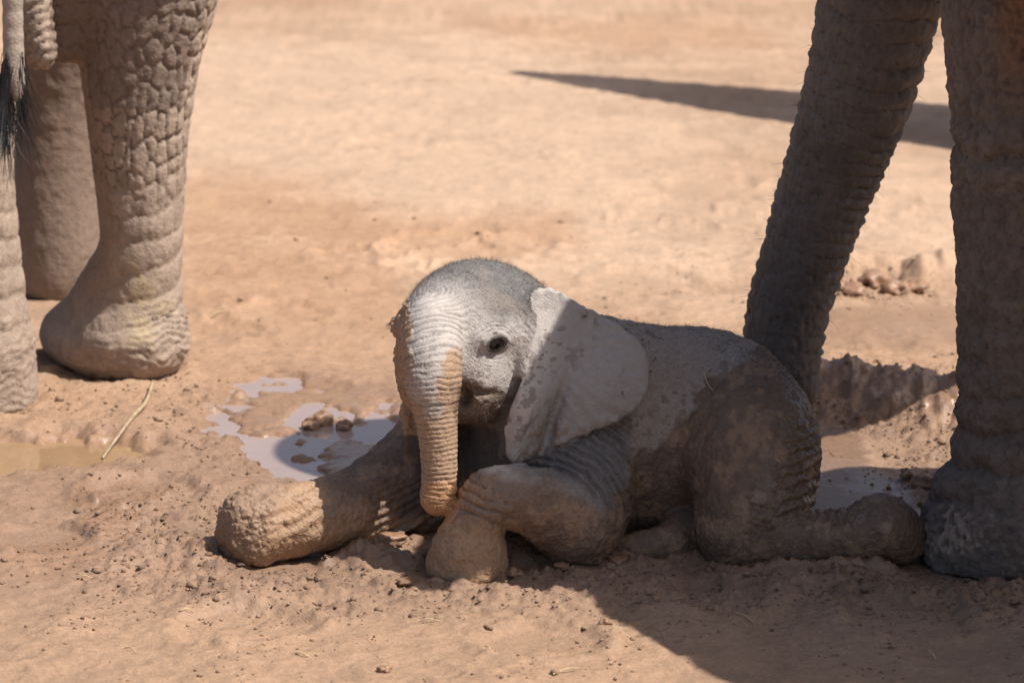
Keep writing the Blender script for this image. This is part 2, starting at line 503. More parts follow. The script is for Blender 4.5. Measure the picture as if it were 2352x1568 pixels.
def ear_y(u, v):
    # hangs from the side of the head, flares out over the neck, trailing edge back against the shoulder
    y = 8.955 + .00010 * (u - 1250) + .0000006 * (u - 1330) ** 2 + .090 * sstep(930, 660, v)
    y = y - .042 * gauss((u - 1200) - (960 - v) * .25, 36) * sstep(830, 960, v)       # folded front lobe
    y = y + .034 * gauss((u - 1258) - (1000 - v) * .33, 15) * sstep(820, 960, v)      # crease behind it
    return y + .005 * np.sin((u - 1250) / 30.0 + (v - 900) / 60.0) * sstep(1260, 1350, u)
ear(EAR, ear_y, .0080, [(1200, 640), (1290, 640), (1275, 740), (1262, 830), (1205, 850), (1190, 750)], .07, (-.1, 8.75, .05), (.45, 9.25, .75))
EAR2 = [(922, 930), (950, 860), (1010, 780), (1060, 800), (1050, 900), (1000, 960), (980, 1000), (968, 1066), (944, 1072), (928, 1050), (928, 1000)]
ear(EAR2, lambda u, v: 9.10 + 0 * u, .009, [(960, 760), (1080, 760), (1060, 860), (960, 860)], .03, (-.4, 9.0, .1), (.0, 9.35, .7))
calf.floor(-.012)
V, F = calf.mesh(2)
V, F = subdivide(V, F)
N = normals(V, F)
u, v = UV(V[:, 0], V[:, 1], V[:, 2])
print('calf verts', len(V), 'faces', len(F), round(time.time() - T0, 1))

# -- relief and colour of the calf
trp = np.array([P(972, 640, 9.02), P(978, 690, 9.0)] + [np.array(p[:3]) for p in TR])
tt, td = path_coord(V, catmull(trp, 4))
head_l = (V - HC) @ HA[1]; head_f = (V - HC) @ HA[0]; head_w = (V - HC) @ HA[2]
in_ear = (np.abs(V[:, 1] - ear_y(u, v)) < .02) & (poly_sd(smooth_poly(EAR, 4), u, v) < 4) & (u > 1215 - 0 * v + np.where(v > 850, -70, 0))
head = sstep(.36, .29, np.linalg.norm(V - HC, axis=1)) * (~in_ear)
trunk = sstep(.092, .074, td) * sstep(8.99, 8.95, V[:, 1] + 0 * u) * (u > 915) * (u < 1062)
trunk = np.where(v > 870, (td < .075) * (V[:, 1] < 8.97) * 1.0, trunk * (head_f > .1))
disp = np.zeros(len(V))
n_lo = fbm(V * 9, 3, 1); n_mid = fbm(V * 35, 3, 2); n_hi = fbm(V * 120, 3, 3)
# trunk rings
arc = tt + 2.2 * np.minimum(np.abs(head_l), .1) ** 2 * sstep(.30, .12, tt) + .0022 * n_mid + .004 * n_lo
wl = .0165 - .0055 * sstep(.12, .26, tt)
ph = np.cumsum(np.ones(1))  # placeholder scalar
lv = np.linspace(0, .7, 1401); wlv = .0165 - .0055 * sstep(.12, .26, lv)
cum = np.concatenate([[0], np.cumsum(np.diff(lv) / wlv[:-1])])
phase = np.interp(arc, lv, cum)
brk = vnoise(np.stack([np.floor(phase), head_l * 40, 0 * phase], 1), 5)
ring = 1 - np.abs(2 * (phase - np.floor(phase)) - 1) ** 3 * 1.0
ring = np.abs(np.sin(np.pi * (phase + .18 * brk))) ** .6
rm = trunk * sstep(.02, .09, tt) * sstep(.62, .585, tt) + 0
fore = head * sstep(.06, .12, head_f) * sstep(.11, .07, np.abs(head_l)) * sstep(-.02, .03, tt) * sstep(.14, .08, td)
rm = np.maximum(rm, fore * sstep(.03, .1, tt))
disp += rm * (ring - .7) * (.0032 + .0012 * brk + .0018 * gauss(tt - .13, .06))
# concentric skin rings round the eye
ed = np.sqrt(((V - EYE) @ np.cross([0, 0, 1.], EN)) ** 2 * .6 + ((V - EYE)[:, 2]) ** 2) + 0
em = head * sstep(.085, .04, np.linalg.norm(V - EYE, axis=1)) * sstep(.022, .03, ed)
disp += em * np.sin(2 * np.pi * (ed + .002 * n_mid) / .0085) * .0007
# creases on the cheek and brow
cz = head * (1 - rm)
cw = V[:, 2] * .55 + .6 * head_l + .02 * n_lo + .006 * n_mid
disp += cz * .0006 * np.sin(2 * np.pi * cw / .012) * sstep(-.2, .5, vnoise(V * 30, 41))
# shoulder folds below the ear
qd = np.hypot(u - 1235, (v - 1215) * 1.0)
fm = sstep(60, 0, poly_sd([(1180, 1070), (1300, 1010), (1440, 960), (1450, 1180), (1400, 1180), (1330, 1110), (1230, 1085)], u, v) + 25) * (~in_ear)
fw = np.sin((qd + 9 * n_lo + 5 * n_mid) / 19.0 * 2 * np.pi)
disp += fm * (np.abs(fw) ** .7 * np.sign(fw)) * .0052
# folds at rump crease and behind the knee
km = sstep(30, -30, poly_sd([(1740, 960), (1880, 960), (1890, 1190), (1800, 1200), (1740, 1130)], u, v))
kf = np.sin((v + .25 * (u - 1800) * np.sign(1) + 10 * n_lo + 8 * n_mid) / 27 * 2 * np.pi)
disp += km * kf * .0034 * sstep(1740, 1830, u)
sm = sstep(25, -25, poly_sd([(1840, 1160), (2010, 1130), (2000, 1230), (1850, 1250)], u, v))
disp += sm * np.sin((u + .3 * v + 8 * n_mid) / 23 * 2 * np.pi) * .0022
# flank folds in front of the thigh
gm = sstep(30, -30, poly_sd([(1560, 960), (1720, 800), (1740, 860), (1650, 980), (1620, 1150), (1580, 1150)], u, v))
disp += gm * np.sin((u * .75 + v * .66 + 9 * n_lo) / 30 * 2 * np.pi) * .0025
# wrist creases
wm = sstep(25, -20, poly_sd([(1030, 1110), (1110, 1110), (1190, 1190), (1180, 1230), (1060, 1180), (1030, 1160)], u, v)) * (V[:, 1] < 8.95)
disp += wm * (np.abs(np.sin((v - .38 * (u - 1100) + 7 * n_mid + 8 * n_lo) / 27 * np.pi)) ** .4 - .75) * .011
w2 = sstep(30, -20, poly_sd([(590, 1120), (730, 1110), (740, 1230), (650, 1220)], u, v))
disp += w2 * np.sin((v + .5 * (u - 650) + 14 * n_lo) / 36 * 2 * np.pi) * .003
# armpit folds of the far foreleg
am = sstep(30, -20, poly_sd([(860, 1120), (1000, 1080), (1030, 1180), (950, 1240), (860, 1230)], u, v)) * (td > .06)
disp += am * np.sin((v + .55 * u + 8 * n_lo) / 20 * 2 * np.pi) * .003
# vertical wrinkles of the whole hide, cracks
f1, f2, cid = voronoi(V * np.array([60, 60, 50]) + 1.2 * n_mid[:, None], 4)
crk = sstep(.0, .16, f2 - f1)
disp += (crk - 1) * .0012 * (~in_ear) * (1 - .6 * head)
bodym = (1 - head) * (~in_ear) * (1 - np.clip(trunk, 0, 1))
streak = fbm(V * np.array([70, 70, 26]) + .8 * n_mid[:, None], 3, 42)
disp += bodym * (.0016 * n_mid + .0020 * streak + .0010 * n_hi)
disp += bodym * .0022 * fbm(V * np.array([16, 16, 9]), 2, 43)
# ear veins, fanned out from the root
ang = np.arctan2(v - 800, u - 1240); rad = np.hypot(u - 1240, v - 800)
vein = np.abs(np.sin(ang * 13 + 1.5 * n_lo))
disp += in_ear * .0036 * (vein ** 2 - .5) * sstep(90, 190, rad) * sstep(-.6, .5, n_lo + .3)
vn2 = np.sin(ang * 31 + 3 * n_lo + 2 * n_mid)
disp += in_ear * (.0012 * vn2 + .0016 * n_mid) * sstep(70, 150, rad)

# mud masks
mud = np.zeros(len(V)); wet = np.zeros(len(V))
def pm(poly, soft, amp=1.0): return sstep(soft, -soft, poly_sd(poly, u, v) + 14 * n_mid * amp + 10 * n_lo * amp)
body_mud = pm([(1560, 960), (1620, 880), (1690, 832), (1760, 790), (1900, 820), (2200, 1000), (2200, 1400), (1330, 1400), (1410, 1180), (1440, 1060), (1520, 1010)], 8)
leg_mud = np.maximum(pm([(1000, 1090), (1130, 1085), (1250, 1105), (1330, 1150), (1420, 1190), (1440, 1400), (900, 1400)], 20), pm([(400, 1000), (740, 1060), (870, 1010), (930, 1000), (950, 1100), (890, 1250), (700, 1400), (400, 1400)], 20))
leg_mud = leg_mud * (td > .07)
face_mud = head * pm([(860, 640), (938, 680), (946, 740), (942, 800), (952, 850), (962, 900), (970, 1000), (860, 1000)], 6, .45)
chin = head * pm([(1045, 880), (1100, 860), (1140, 890), (1175, 895), (1150, 960), (1050, 1000)], 10)
tr_side = sstep(-6, 8, u - 1010 - 26 * sstep(860, 785, v) + 13 * n_mid + 12 * n_lo) * sstep(775, 815, v + 22 * n_mid)
tr_mud = np.where(trunk > .3, np.clip(sstep(900, 985, v + .6 * (1000 - u) + 30 * n_mid) + tr_side, 0, 1), 0)
rid = 1 - np.abs(fbm(V * np.array([34, 34, 44]) + .6 * n_lo[:, None], 3, 46))
fine = head * (1 - rm) * sstep(.86, .97, rid)
spots = sstep(.30, .42, fbm(V * 60, 2, 9)) * sstep(-.1, .4, n_lo + .1)
vs = voronoi(V * 42 + .35 * n_hi[:, None] + .5 * n_mid[:, None], 11)
spots2 = sstep(.34, .22, vs[0] + .22 * (vs[2] * 7 % 1)) * (vs[2] > .40)
back = ((u > 1390) & (v < 1000)) | in_ear
col = np.tile(GREY, (len(V), 1))
col = col * (1 + .10 * n_lo + .10 * n_mid)[:, None]
# darker hairy crown and bare grey folds
crown = head * sstep(.04, .11, head_w + .02 * n_lo) * sstep(.17, .06, head_f)
col = mixc(col, GREY_D * .62, .95 * crown * sstep(-.6, .3, n_mid + .9 * head_w / .1 - .4))
temple = head * sstep(.06, .1, head_l) * gauss(head_w - .05, .05) * sstep(.07, .02, head_f)
col = mixc(col, GREY * .7, .4 * temple)
flank = (~in_ear) * sstep(1150, 1250, u) * (1 - head)
col = mixc(col, GREY * np.array([.68, .62, .57]), .9 * flank)
col = mixc(col, GREY_D * .62, .85 * fm)  # bare grey folds, deepened with painted shade below the ear
col = mixc(col, np.array([.300, .282, .272]), 1.0 * in_ear * sstep(1235, 1300, u + .3 * (v - 800)))
col = mixc(col, np.array([.12, .078, .06]), .9 * np.maximum(spots * .6, spots2) * back * np.where(in_ear, sstep(-.35, .2, n_lo + .002 * (u - 1350)), 1))
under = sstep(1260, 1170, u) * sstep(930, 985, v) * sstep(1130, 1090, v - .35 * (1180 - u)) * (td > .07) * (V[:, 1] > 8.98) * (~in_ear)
col = mixc(col, GREY_D * np.array([.46, .40, .36]), under)  # shade under chin and chest, painted dark into the colour
lobe = in_ear * pm([(1170, 990), (1240, 960), (1300, 985), (1370, 975), (1320, 1030), (1200, 1080), (1150, 1060)], 10, 2.2) * sstep(-.1, .25, n_mid)
col = mixc(col, MUD_BRN * 1.5, .75 * lobe)
col = mixc(col, MUD_BRN * np.array([.95, .95, .95]), .92 * body_mud * (~in_ear))
dry = sstep(.0, .5, fbm(V * 22, 3, 21))
col = mixc(col, MUD_TAN * .85, .42 * dry * body_mud * (~in_ear))
col = mixc(col, MUD_WET * .8, .6 * sstep(.1, .6, streak) * body_mud * (~in_ear))
col = mixc(col, MUD_BRN * 1.2, .9 * leg_mud * (~in_ear))
col = mixc(col, MUD_TAN * .8, .55 * leg_mud * sstep(-.1, .5, fbm(V * 20, 4, 44)) * (~in_ear))
foot_tan0 = foot_tan = np.maximum(sstep(770, 715, u + 20 * n_mid), sstep(1170, 1230, v + 25 * n_mid) * (u < 1200)) * leg_mud * (~in_ear)
col = mixc(col, MUD_TAN * .78, .9 * foot_tan)
col = mixc(col, MUD_TAN * np.array([.80, .82, .86]), .95 * np.maximum(face_mud, tr_mud))
col = mixc(col, col * .62, .75 * fine)
col = mixc(col, GREY * np.array([.62, .57, .53]), .55 * head * sstep(.05, .5, fbm(V * 16, 4, 47)) * (1 - np.maximum(face_mud, tr_mud)) * sstep(.16, .08, head_f + .1 * head_w))
disp -= .0011 * fine
col = mixc(col, MUD_BRN * .85, .85 * chin)
tip = trunk * sstep(1095, 1115, v)
col = mixc(col, np.array([.42, .225, .11]), .8 * tip)
# cracks and wrinkle valleys drawn darker
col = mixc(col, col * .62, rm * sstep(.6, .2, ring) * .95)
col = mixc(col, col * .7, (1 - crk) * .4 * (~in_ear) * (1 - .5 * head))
col = mixc(col, col * .72, em * (np.sin(2 * np.pi * (ed + .002 * n_mid) / .0075) < -.3) * .8)
mudm = np.clip(np.maximum.reduce([face_mud, tr_mud, chin, leg_mud * 1.0, body_mud * .5 * (~in_ear), lobe * .4]), 0, 1)
clump = sstep(.1, .6, fbm(V * 55, 3, 31)); clump2 = sstep(.2, .5, fbm(V * 110, 2, 32))
mudm = mudm * (1 - .55 * foot_tan0 * (1 - sstep(640, 600, u)))
disp += mudm * (clump * .0022 + clump2 * .0009 + .0025 * leg_mud * fbm(V * 24, 4, 45)) * np.where(rm > .3, .45, 1.0)
disp += face_mud * (clump * .003 + clump2 * .0016)
sole = sstep(640, 590, u + .45 * (v - 1210)) * leg_mud
disp += sole * (fbm(V * 26, 4, 33) * .005 + clump * .0015)
col = mixc(col, MUD_BRN * 1.35, .7 * sole)
rough = .78 - .12 * mudm
gl = pm([(1800, 850), (1870, 900), (1900, 1150), (2050, 1130), (2050, 1250), (1700, 1200), (1780, 1000)], 40)
rough = rough - .50 * gl * sstep(-.7, .2, n_mid) - .12 * body_mud * sstep(0, .6, streak) - .12 * leg_mud * (u < 760) * (n_mid > .1)
disp *= sstep(.018, .03, np.minimum(np.linalg.norm(V - EYE, axis=1), np.linalg.norm(V - EYE2, axis=1)))
dark_eye = sstep(.034, .024, np.minimum(np.linalg.norm(V - EYE - .006 * EN, axis=1), np.linalg.norm(V - EYE2 - .006 * EN2, axis=1)))
col = mixc(col, np.array([.07, .055, .05]), .9 * dark_eye)
V2 = V + N * disp[:, None]
calf_root = thing('elephant_calf', (P(1400, 1290, 9.2)[0], 9.2, 0), 'small muddy baby elephant lying on its belly in wet mud, trunk hanging down', 'elephant calf')
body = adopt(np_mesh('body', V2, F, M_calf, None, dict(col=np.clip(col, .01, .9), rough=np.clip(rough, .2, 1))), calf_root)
CALF_V, CALF_N, CALF_UV = V2, N, (u, v)

# eyes
M_eye = bpy.data.materials.new('dark_eye'); M_eye.use_nodes = True
_n = M_eye.node_tree; _b = _n.nodes['Principled BSDF']
_t = _n.nodes.new('ShaderNodeTexNoise'); _t.inputs['Scale'].default_value = 90
_r = _n.nodes.new('ShaderNodeValToRGB'); _r.color_ramp.elements[0].color = (.003, .002, .002, 1); _r.color_ramp.elements[1].color = (.012, .006, .004, 1)
_n.links.new(_t.outputs['Fac'], _r.inputs[0]); _n.links.new(_r.outputs[0], _b.inputs['Base Color'])
_b.inputs['Roughness'].default_value = .06; _b.inputs['IOR'].default_value = 1.45
def sphere(seg=24, rings=16):
    vs, fs = [], []
    for i in range(rings + 1):
        th = math.pi * i / rings
        for j in range(seg):
            a = 2 * math.pi * j / seg
            vs.append((math.sin(th) * math.cos(a), math.sin(th) * math.sin(a), math.cos(th)))
    for i in range(rings):
        for j in range(seg):
            fs.append((i * seg + j, (i + 1) * seg + j, (i + 1) * seg + (j + 1) % seg, i * seg + (j + 1) % seg))
    return np.array(vs), np.array(fs)
SV, SF = sphere()
for e, n in ((EYE, EN), (EYE2, EN2)):
    adopt(np_mesh('eye', SV * .0240 + e - .0180 * n, SF, M_eye), calf_root)

# hair: fine tapering strands standing on crown, back and chin
def strands(name, roots, dirs, lens, width, mat, root, sag=.4, seg=3):
    n = len(roots)
    side = np.cross(dirs, np.array([0, 1.0, 0]) + .3 * rng.normal(size=(n, 3))); side /= np.linalg.norm(side, axis=1, keepdims=True) + 1e-9
    bend = rng.normal(size=(n, 3)) * .35; bend[:, 2] -= sag
    VV = np.zeros((n, (seg + 1) * 2, 3))
    for k in range(seg + 1):
        t = k / seg
        c = roots + lens[:, None] * (dirs * t + bend * t * t * .6)
        w = (width * (1 - .85 * t))
        w = w[:, None] if hasattr(w, '__len__') else w
        VV[:, 2 * k] = c - side * w; VV[:, 2 * k + 1] = c + side * w
    b = np.arange(n)[:, None] * (seg + 1) * 2
    FF = np.concatenate([np.concatenate([b + 2 * k, b + 2 * k + 1, b + 2 * k + 3, b + 2 * k + 2], 1) for k in range(seg)])
    return tag(adopt(np_mesh(name, VV.reshape(-1, 3), FF, mat, None, None, False), root), kind='stuff')
M_hair = mat_plain('calf_hair', (.06, .045, .036), .6, 30, .3, .4, 0)
M_hair_tan = mat_plain('muddy_hair', (.20, .125, .075), .7, 30, .3, .4, 0)
def pick(mask, n):
    i = np.flatnonzero(mask > rng.random(len(mask)))
    return rng.choice(i, min(n, len(i)), replace=False)
uu, vv = CALF_UV
i = pick(crown * .9, 6500)
d = CALF_N[i] + rng.normal(size=(len(i), 3)) * .35 + np.array([.25, 0, 0]); d /= np.linalg.norm(d, axis=1, keepdims=True)
strands('crown_hair', CALF_V[i] - .001 * CALF_N[i], d, rng.uniform(.005, .017, len(i)), .00022, M_hair, calf_root)
bk = ((uu > 1380) & (uu < 1900) & (CALF_N[:, 2] > .25) & (vv < 900) & (~in_ear)) * 1.0
i = pick(bk * .9, 6500)
d = CALF_N[i] + rng.normal(size=(len(i), 3)) * .35 + np.array([.35, 0, 0]); d /= np.linalg.norm(d, axis=1, keepdims=True)
strands('back_hair', CALF_V[i] - .001 * CALF_N[i], d, rng.uniform(.006, .018, len(i)), .00024, M_hair, calf_root)
i = pick(np.clip(chin + .5 * leg_mud * (uu > 1000) * (vv < 1290) * (uu < 1420) + .35 * body_mud, 0, 1) * (~in_ear), 6000)
d = CALF_N[i] + rng.normal(size=(len(i), 3)) * .5 + np.array([0, 0, -.6]); d /= np.linalg.norm(d, axis=1, keepdims=True)
strands('body_hair', CALF_V[i] - .001 * CALF_N[i], d, rng.uniform(.005, .014, len(i)), .00026, M_hair_tan, calf_root)
# lashes
for e, n in ((EYE, EN), (EYE2, EN2)):
    t = np.cross([0, 0, 1.0], n); t /= np.linalg.norm(t); b = np.cross(n, t)
    a = np.linspace(.15, .85, 26) * math.pi
    rt = np.array([e + .030 * math.cos(x) * t + .0150 * math.sin(x) * b + .004 * n for x in a])
    dd = np.array([n + .5 * math.cos(x) * t - .15 * b for x in a]) + rng.normal(size=(26, 3)) * .15
    dd /= np.linalg.norm(dd, axis=1, keepdims=True)
    strands('eyelashes', rt, dd, rng.uniform(.012, .02, 26), .0004, M_hair, calf_root, .2)
print('calf done', round(time.time() - T0, 1))
#@@ADULTS
# ================================================================== THE GROWN ELEPHANTS
def cyl(V, axis_pts, r0):
    """height along a limb, arc length round it (from the side that faces the camera)"""
    z = V[:, 2]
    ap = np.asarray(axis_pts)[np.argsort(np.asarray(axis_pts)[:, 2])]
    cx = np.interp(z, ap[:, 2], ap[:, 0]); cy = np.interp(z, ap[:, 2], ap[:, 1])
    return np.arctan2(V[:, 0] - cx, -(V[:, 1] - cy)) * r0, np.hypot(V[:, 0] - cx, V[:, 1] - cy)
def sheet(fd, A0, e1, poly, th, k=.05):
    """a big ear: a thick sheet in the upright plane through A0 along e1; outline in (along, height)"""
    A0 = np.asarray(A0, float); e1 = np.asarray(e1, float) / np.hypot(*e1)
    w = fd.win(np.array([A0[0] - 1.5, A0[1] - 1.5, .9]), np.array([A0[0] + 1.5, A0[1] + 1.5, 3.0]))
    sl, X, Y, Z = w
    X, Y, Z = np.broadcast_arrays(X, Y, Z)
    s_ = (X - A0[0]) * e1[0] + (Y - A0[1]) * e1[1]
    n_ = (X - A0[0]) * -e1[1] + (Y - A0[1]) * e1[0]
    q1 = poly_sd(smooth_poly(poly, 4), s_, Z) + th
    q2 = np.abs(n_ - .08 * np.sin(s_ * 4)) 
    d = np.sqrt(np.maximum(q1, 0) ** 2 + q2 ** 2) + np.minimum(np.maximum(q1, q2), 0) - th
    fd.put(sl, d.astype(np.float32), k)

# ---- the mother: stands at the right, looks away to the back, trunk reaching down behind the calf
MLEG = [(*P(2352, -40, 9.02), .185), (*P(2362, 120, 9.0), .180), (*P(2368, 300, 8.99), .178), (*P(2362, 420, 8.98), .168), (*P(2360, 600, 8.98), .162), (*P(2358, 820, 8.98), .158), (*P(2358, 980, 8.98), .160), (*P(2354, 1100, 8.98), .175)]
MFOOT = [(*P(2354, 1100, 8.98), .175), (*P(2350, 1170, 8.98), .205), (*P(2346, 1228, 8.98), .228), (*P(2346, 1262, 8.98), .236)]
MTR = [(*P(2062, -150, 9.72), .175), (*P(2022, 0, 9.76), .152), (*P(1975, 200, 9.80), .138), (*P(1908, 400, 9.84), .120), (*P(1842, 600, 9.88), .106), (*P(1812, 700, 9.90), .101), (*P(1797, 800, 9.90), .096), (*P(1800, 860, 9.89), .086), (*P(1812, 900, 9.88), .066)]
mf = Field((.40, 8.55, -.02), (1.62, 10.15, 1.46), .0065)
mf.chain(MLEG, .03); mf.chain(MFOOT, .03)
mf.chain(MTR, .02)
mf.cone(P(2300, 150, 9.05), P(2300, -150, 9.12), .10, .145, .06)
mf.cone(P(2420, 330, 8.93), P(2400, 410, 8.93), .13, .12, .03)
mf.floor(-.01)
Vm, Fm = mf.mesh(2)
Nm = normals(Vm, Fm)
um, vm = UV(*Vm.T)
tl, tdm = path_coord(Vm, catmull(np.array(MTR), 4))
istr = (Vm[:, 1] > 9.45) & (um < 2200)
a1 = fbm(Vm * 7, 3, 51); a2 = fbm(Vm * 28, 3, 52); a3 = fbm(Vm * 80, 2, 53)
dm = np.zeros(len(Vm))
# trunk: stacked rings, bulging more on the far underside, fine lengthwise ridges
tcx = np.interp(vm, [p for p in (-150, 0, 200, 400, 600, 700, 800, 900)], (2062, 2022, 1975, 1908, 1842, 1812, 1797, 1812))
side = np.clip((um - tcx) / 110, -1, 1)
rp = (tl + .022 * a1 + .008 * a2 + .012 * side) / (.066 - .018 * sstep(.3, .9, tl))
ringm = np.abs(np.sin(np.pi * rp)) ** .55
rbk = vnoise(np.stack([np.floor(rp), side * 2.2, 0 * rp], 1), 56)
dm += istr * (ringm - .7) * (.0026 + .013 * sstep(.35, .9, side) + .0025 * rbk + .004 * sstep(-.5, -.95, side))
dm += istr * .0045 * (np.abs(np.sin(side * 22 + 3 * a1 + 1.5 * a2 + 2 * rbk)) ** .6 - .6) * sstep(.75, .3, side)
dm += istr * .0022 * a2
# leg: folds and creases
legm = ~istr
la, lr = cyl(Vm, np.array(MLEG + MFOOT)[:, :3], .17)
fold = np.abs(np.sin((Vm[:, 2] * 1.0 + .10 * np.abs(la - .02) + .02 * a1 + .006 * a2) / .085 * np.pi)) ** .5
band = np.clip(gauss(vm - 350, 90) + gauss(vm - 1080, 120) + .35 * gauss(vm - 800, 250), 0, 1)
dm += legm * band * (fold - .75) * .022
vr = np.abs(np.sin((la + .02 * a1 + .010 * a2) / .034 * np.pi)) ** .6
dm += legm * (vr - .7) * .0065 * sstep(950, 600, vm)
g1, g2, gid = voronoi(np.stack([la / .045, Vm[:, 2] / .05, Vm[:, 1] * 3], 1) + .4 * a2[:, None], 54)
ck = sstep(0, .14, g2 - g1)
dm += legm * ((ck - 1) * .005 + .006 * a1 + .004 * a2) + .0022 * a3
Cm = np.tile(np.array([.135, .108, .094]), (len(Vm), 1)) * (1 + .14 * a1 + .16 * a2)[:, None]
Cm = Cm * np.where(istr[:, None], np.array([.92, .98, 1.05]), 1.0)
Cm = mixc(Cm, [.19, .105, .07], legm * sstep(300, 60, vm) * sstep(2250, 2330, um))
Cm = mixc(Cm, [.06, .042, .034], .6 * istr * sstep(.4, .1, ringm))
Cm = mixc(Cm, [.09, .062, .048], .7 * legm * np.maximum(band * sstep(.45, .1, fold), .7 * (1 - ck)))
crust = legm * sstep(12, -12, poly_sd([(2120, 1225), (2180, 1165), (2260, 1180), (2270, 1240), (2190, 1285), (2135, 1280)], um, vm) + 26 * a2) * sstep(-.25, .15, a3)
Cm = mixc(Cm, [.30, .235, .19], .75 * crust); dm += crust * .004 * (1 + a3)
holes = istr * sstep(.16, .10, voronoi(Vm * 22, 57)[0])
Cm = mixc(Cm, [.05, .035, .03], .6 * holes)
Vm = Vm + Nm * dm[:, None]
rm_ = np.full(len(Vm), .72)
# the rest of her, above and to the right of the frame, coarser; unseen parts shaped for the shadow they cast
mc = Field((.2, 6.3, -.06), (3.6, 10.6, 3.0), .03)
MH = np.array([1.02, 9.50, 2.16])
mc.chain([(*P(2022, 0, 9.76), .150), (*P(2062, -150, 9.72), .175), (1.02, 9.66, 1.66, .20), (1.05, 9.58, 1.9, .26)], .05)
mc.ell(MH, (.30, .36, .36), None, .1)
mc.cone(MH, (1.6, 9.0, 1.95), .33, .42, .1)
mc.ell((1.50, 9.46, 2.02), (.40, .40, .42), None, .1)  # unseen neck bulk added to keep the sun off her trunk
ax = np.array([[.4, -.917, 0], [.917, .4, 0], [0, 0, 1]])
mc.ell((1.92, 8.2, 1.78), (1.15, .62, .64), ax, .15)
for fx, fy, top in ((1.86, 9.25, 1.5), (2.0, 7.15, 1.5), (2.62, 7.4, 1.5)):
    mc.chain([(fx, fy, .06, .21), (fx, fy, .3, .165), (fx, fy, .8, .165), (fx + .05, fy, top, .25)], .05)
mc.ell((1.36, 8.62, 1.86), (.42, .44, .42), None, .1)  # unseen shoulder bulge added to shade the calf's elbow
mc.cone(P(2352, -90, 9.02), (1.40, 8.98, 1.75), .17, .28, .08)
sheet(mc, (1.22, 9.25), (-.45, -.89), [(-.1, 2.3), (.2, 2.34), (.47, 2.20), (.75, 1.94), (.95, 1.74), (1.09, 1.53), (1.0, 1.455), (.88, 1.425), (.45, 1.41), (.1, 1.45), (-.1, 1.7)], .03)  # unseen ear, outline shaped for its shadow on the calf
sheet(mc, (1.55, 9.65), (.80, .55), [(-.1, 2.3), (.2, 2.42), (.55, 2.3), (.86, 1.98), (.80, 1.55), (.45, 1.4), (.1, 1.5), (-.1, 1.7)], .03)  # unseen ear, flared to throw shadow on the mud bank
mc.cone((2.4, 7.05, 2.0), (2.5, 6.95, 1.1), .06, .03, .03)
Z_ = (mc.lo[2] + mc.h * np.arange(mc.n[2]))
mc.floor(-.012)
Vc, Fc = mc.mesh(2)
uc, vc = UV(*Vc.T)
inside = (Vc[Fc].mean(1))
ucf, vcf = UV(*inside.T)
keep = ~((ucf < 2400) & (vcf > -14) & (inside[:, 1] > 8.4))     # what the frame shows is the finer skin above
Fc = Fc[keep]
Cc = np.tile(np.array([.135, .10, .082]), (len(Vc), 1))
mother = thing('elephant', (1.24, 8.98, 0), 'grown elephant standing in shade behind the calf, trunk reaching down to it', 'elephant', 'grown elephants')
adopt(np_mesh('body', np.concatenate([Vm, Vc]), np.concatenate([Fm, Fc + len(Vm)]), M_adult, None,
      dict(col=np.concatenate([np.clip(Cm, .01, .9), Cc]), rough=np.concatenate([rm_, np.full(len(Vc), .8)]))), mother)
i = pick(istr * .5, 260)
dh = Nm[i] + rng.normal(size=(len(i), 3)) * .3; dh /= np.linalg.norm(dh, axis=1, keepdims=True)
strands('trunk_hair', Vm[i], dh, rng.uniform(.015, .045, len(i)), .0005, M_hair, mother)
print('mother', len(Vm), len(Vc), round(time.time() - T0, 1))

# ---- the other elephant: seen from behind at the left, walking away
LH = [(*P(330, -120, 10.86), .235), (*P(330, 0, 10.84), .190), (*P(322, 110, 10.84), .162), (*P(318, 210, 10.84), .146), (*P(318, 330, 10.84), .128), (*P(322, 430, 10.84), .116), (*P(325, 540, 10.84), .108), (*P(324, 640, 10.85), .106), (*P(318, 710, 10.86), .112)]
LF = [(*P(318, 700, 10.86), .112), (*P(300, 770, 10.90), .148)]
lf = Field((-1.98, 10.05, -.02), (-.78, 12.35, 1.42), .0075)
lf.chain(LH, .03); lf.chain(LF, .04)
hp, tp = np.array([-1.095, 10.84, .07]), np.array([-1.24, 11.05, .06])
lf.chain([(*P(312, 600, 10.88), .10), (*P(255, 700, 10.96), .105), (*P(195, 775, 11.05), .085)], .05)
lf.ell((hp + tp) / 2, (.25, .165, .100), np.array([[-.64, .77, 0], [.77, .64, 0], [0, 0, 1]]), .05)
lf.ell(hp + [0, 0, .03], (.155, .155, .118), None, .04)
lf.ell(tp + [0, 0, .02], (.15, .15, .10), None, .04)
# nearer hind leg, mostly outside
L2 = [(*P(-150, 250, 10.5), .19), (*P(-105, 400, 10.5), .155), (*P(-75, 550, 10.5), .135), (*P(-62, 700, 10.5), .140), (*P(-60, 800, 10.5), .158)]
lf.chain(L2, .03); lf.chain([L2[-1], (*P(-60, 880, 10.52), .165), (*P(-62, 905, 10.52), .170)], .03)
# foreleg in the shade of the belly
L3 = [(*P(175, 60, 12.0), .16), (*P(150, 200, 12.0), .14), (*P(132, 400, 12.0), .130), (*P(130, 540, 12.0), .128), (*P(132, 620, 12.0), .120), (*P(135, 655, 12.0), .105)]
lf.chain(L3, .03)
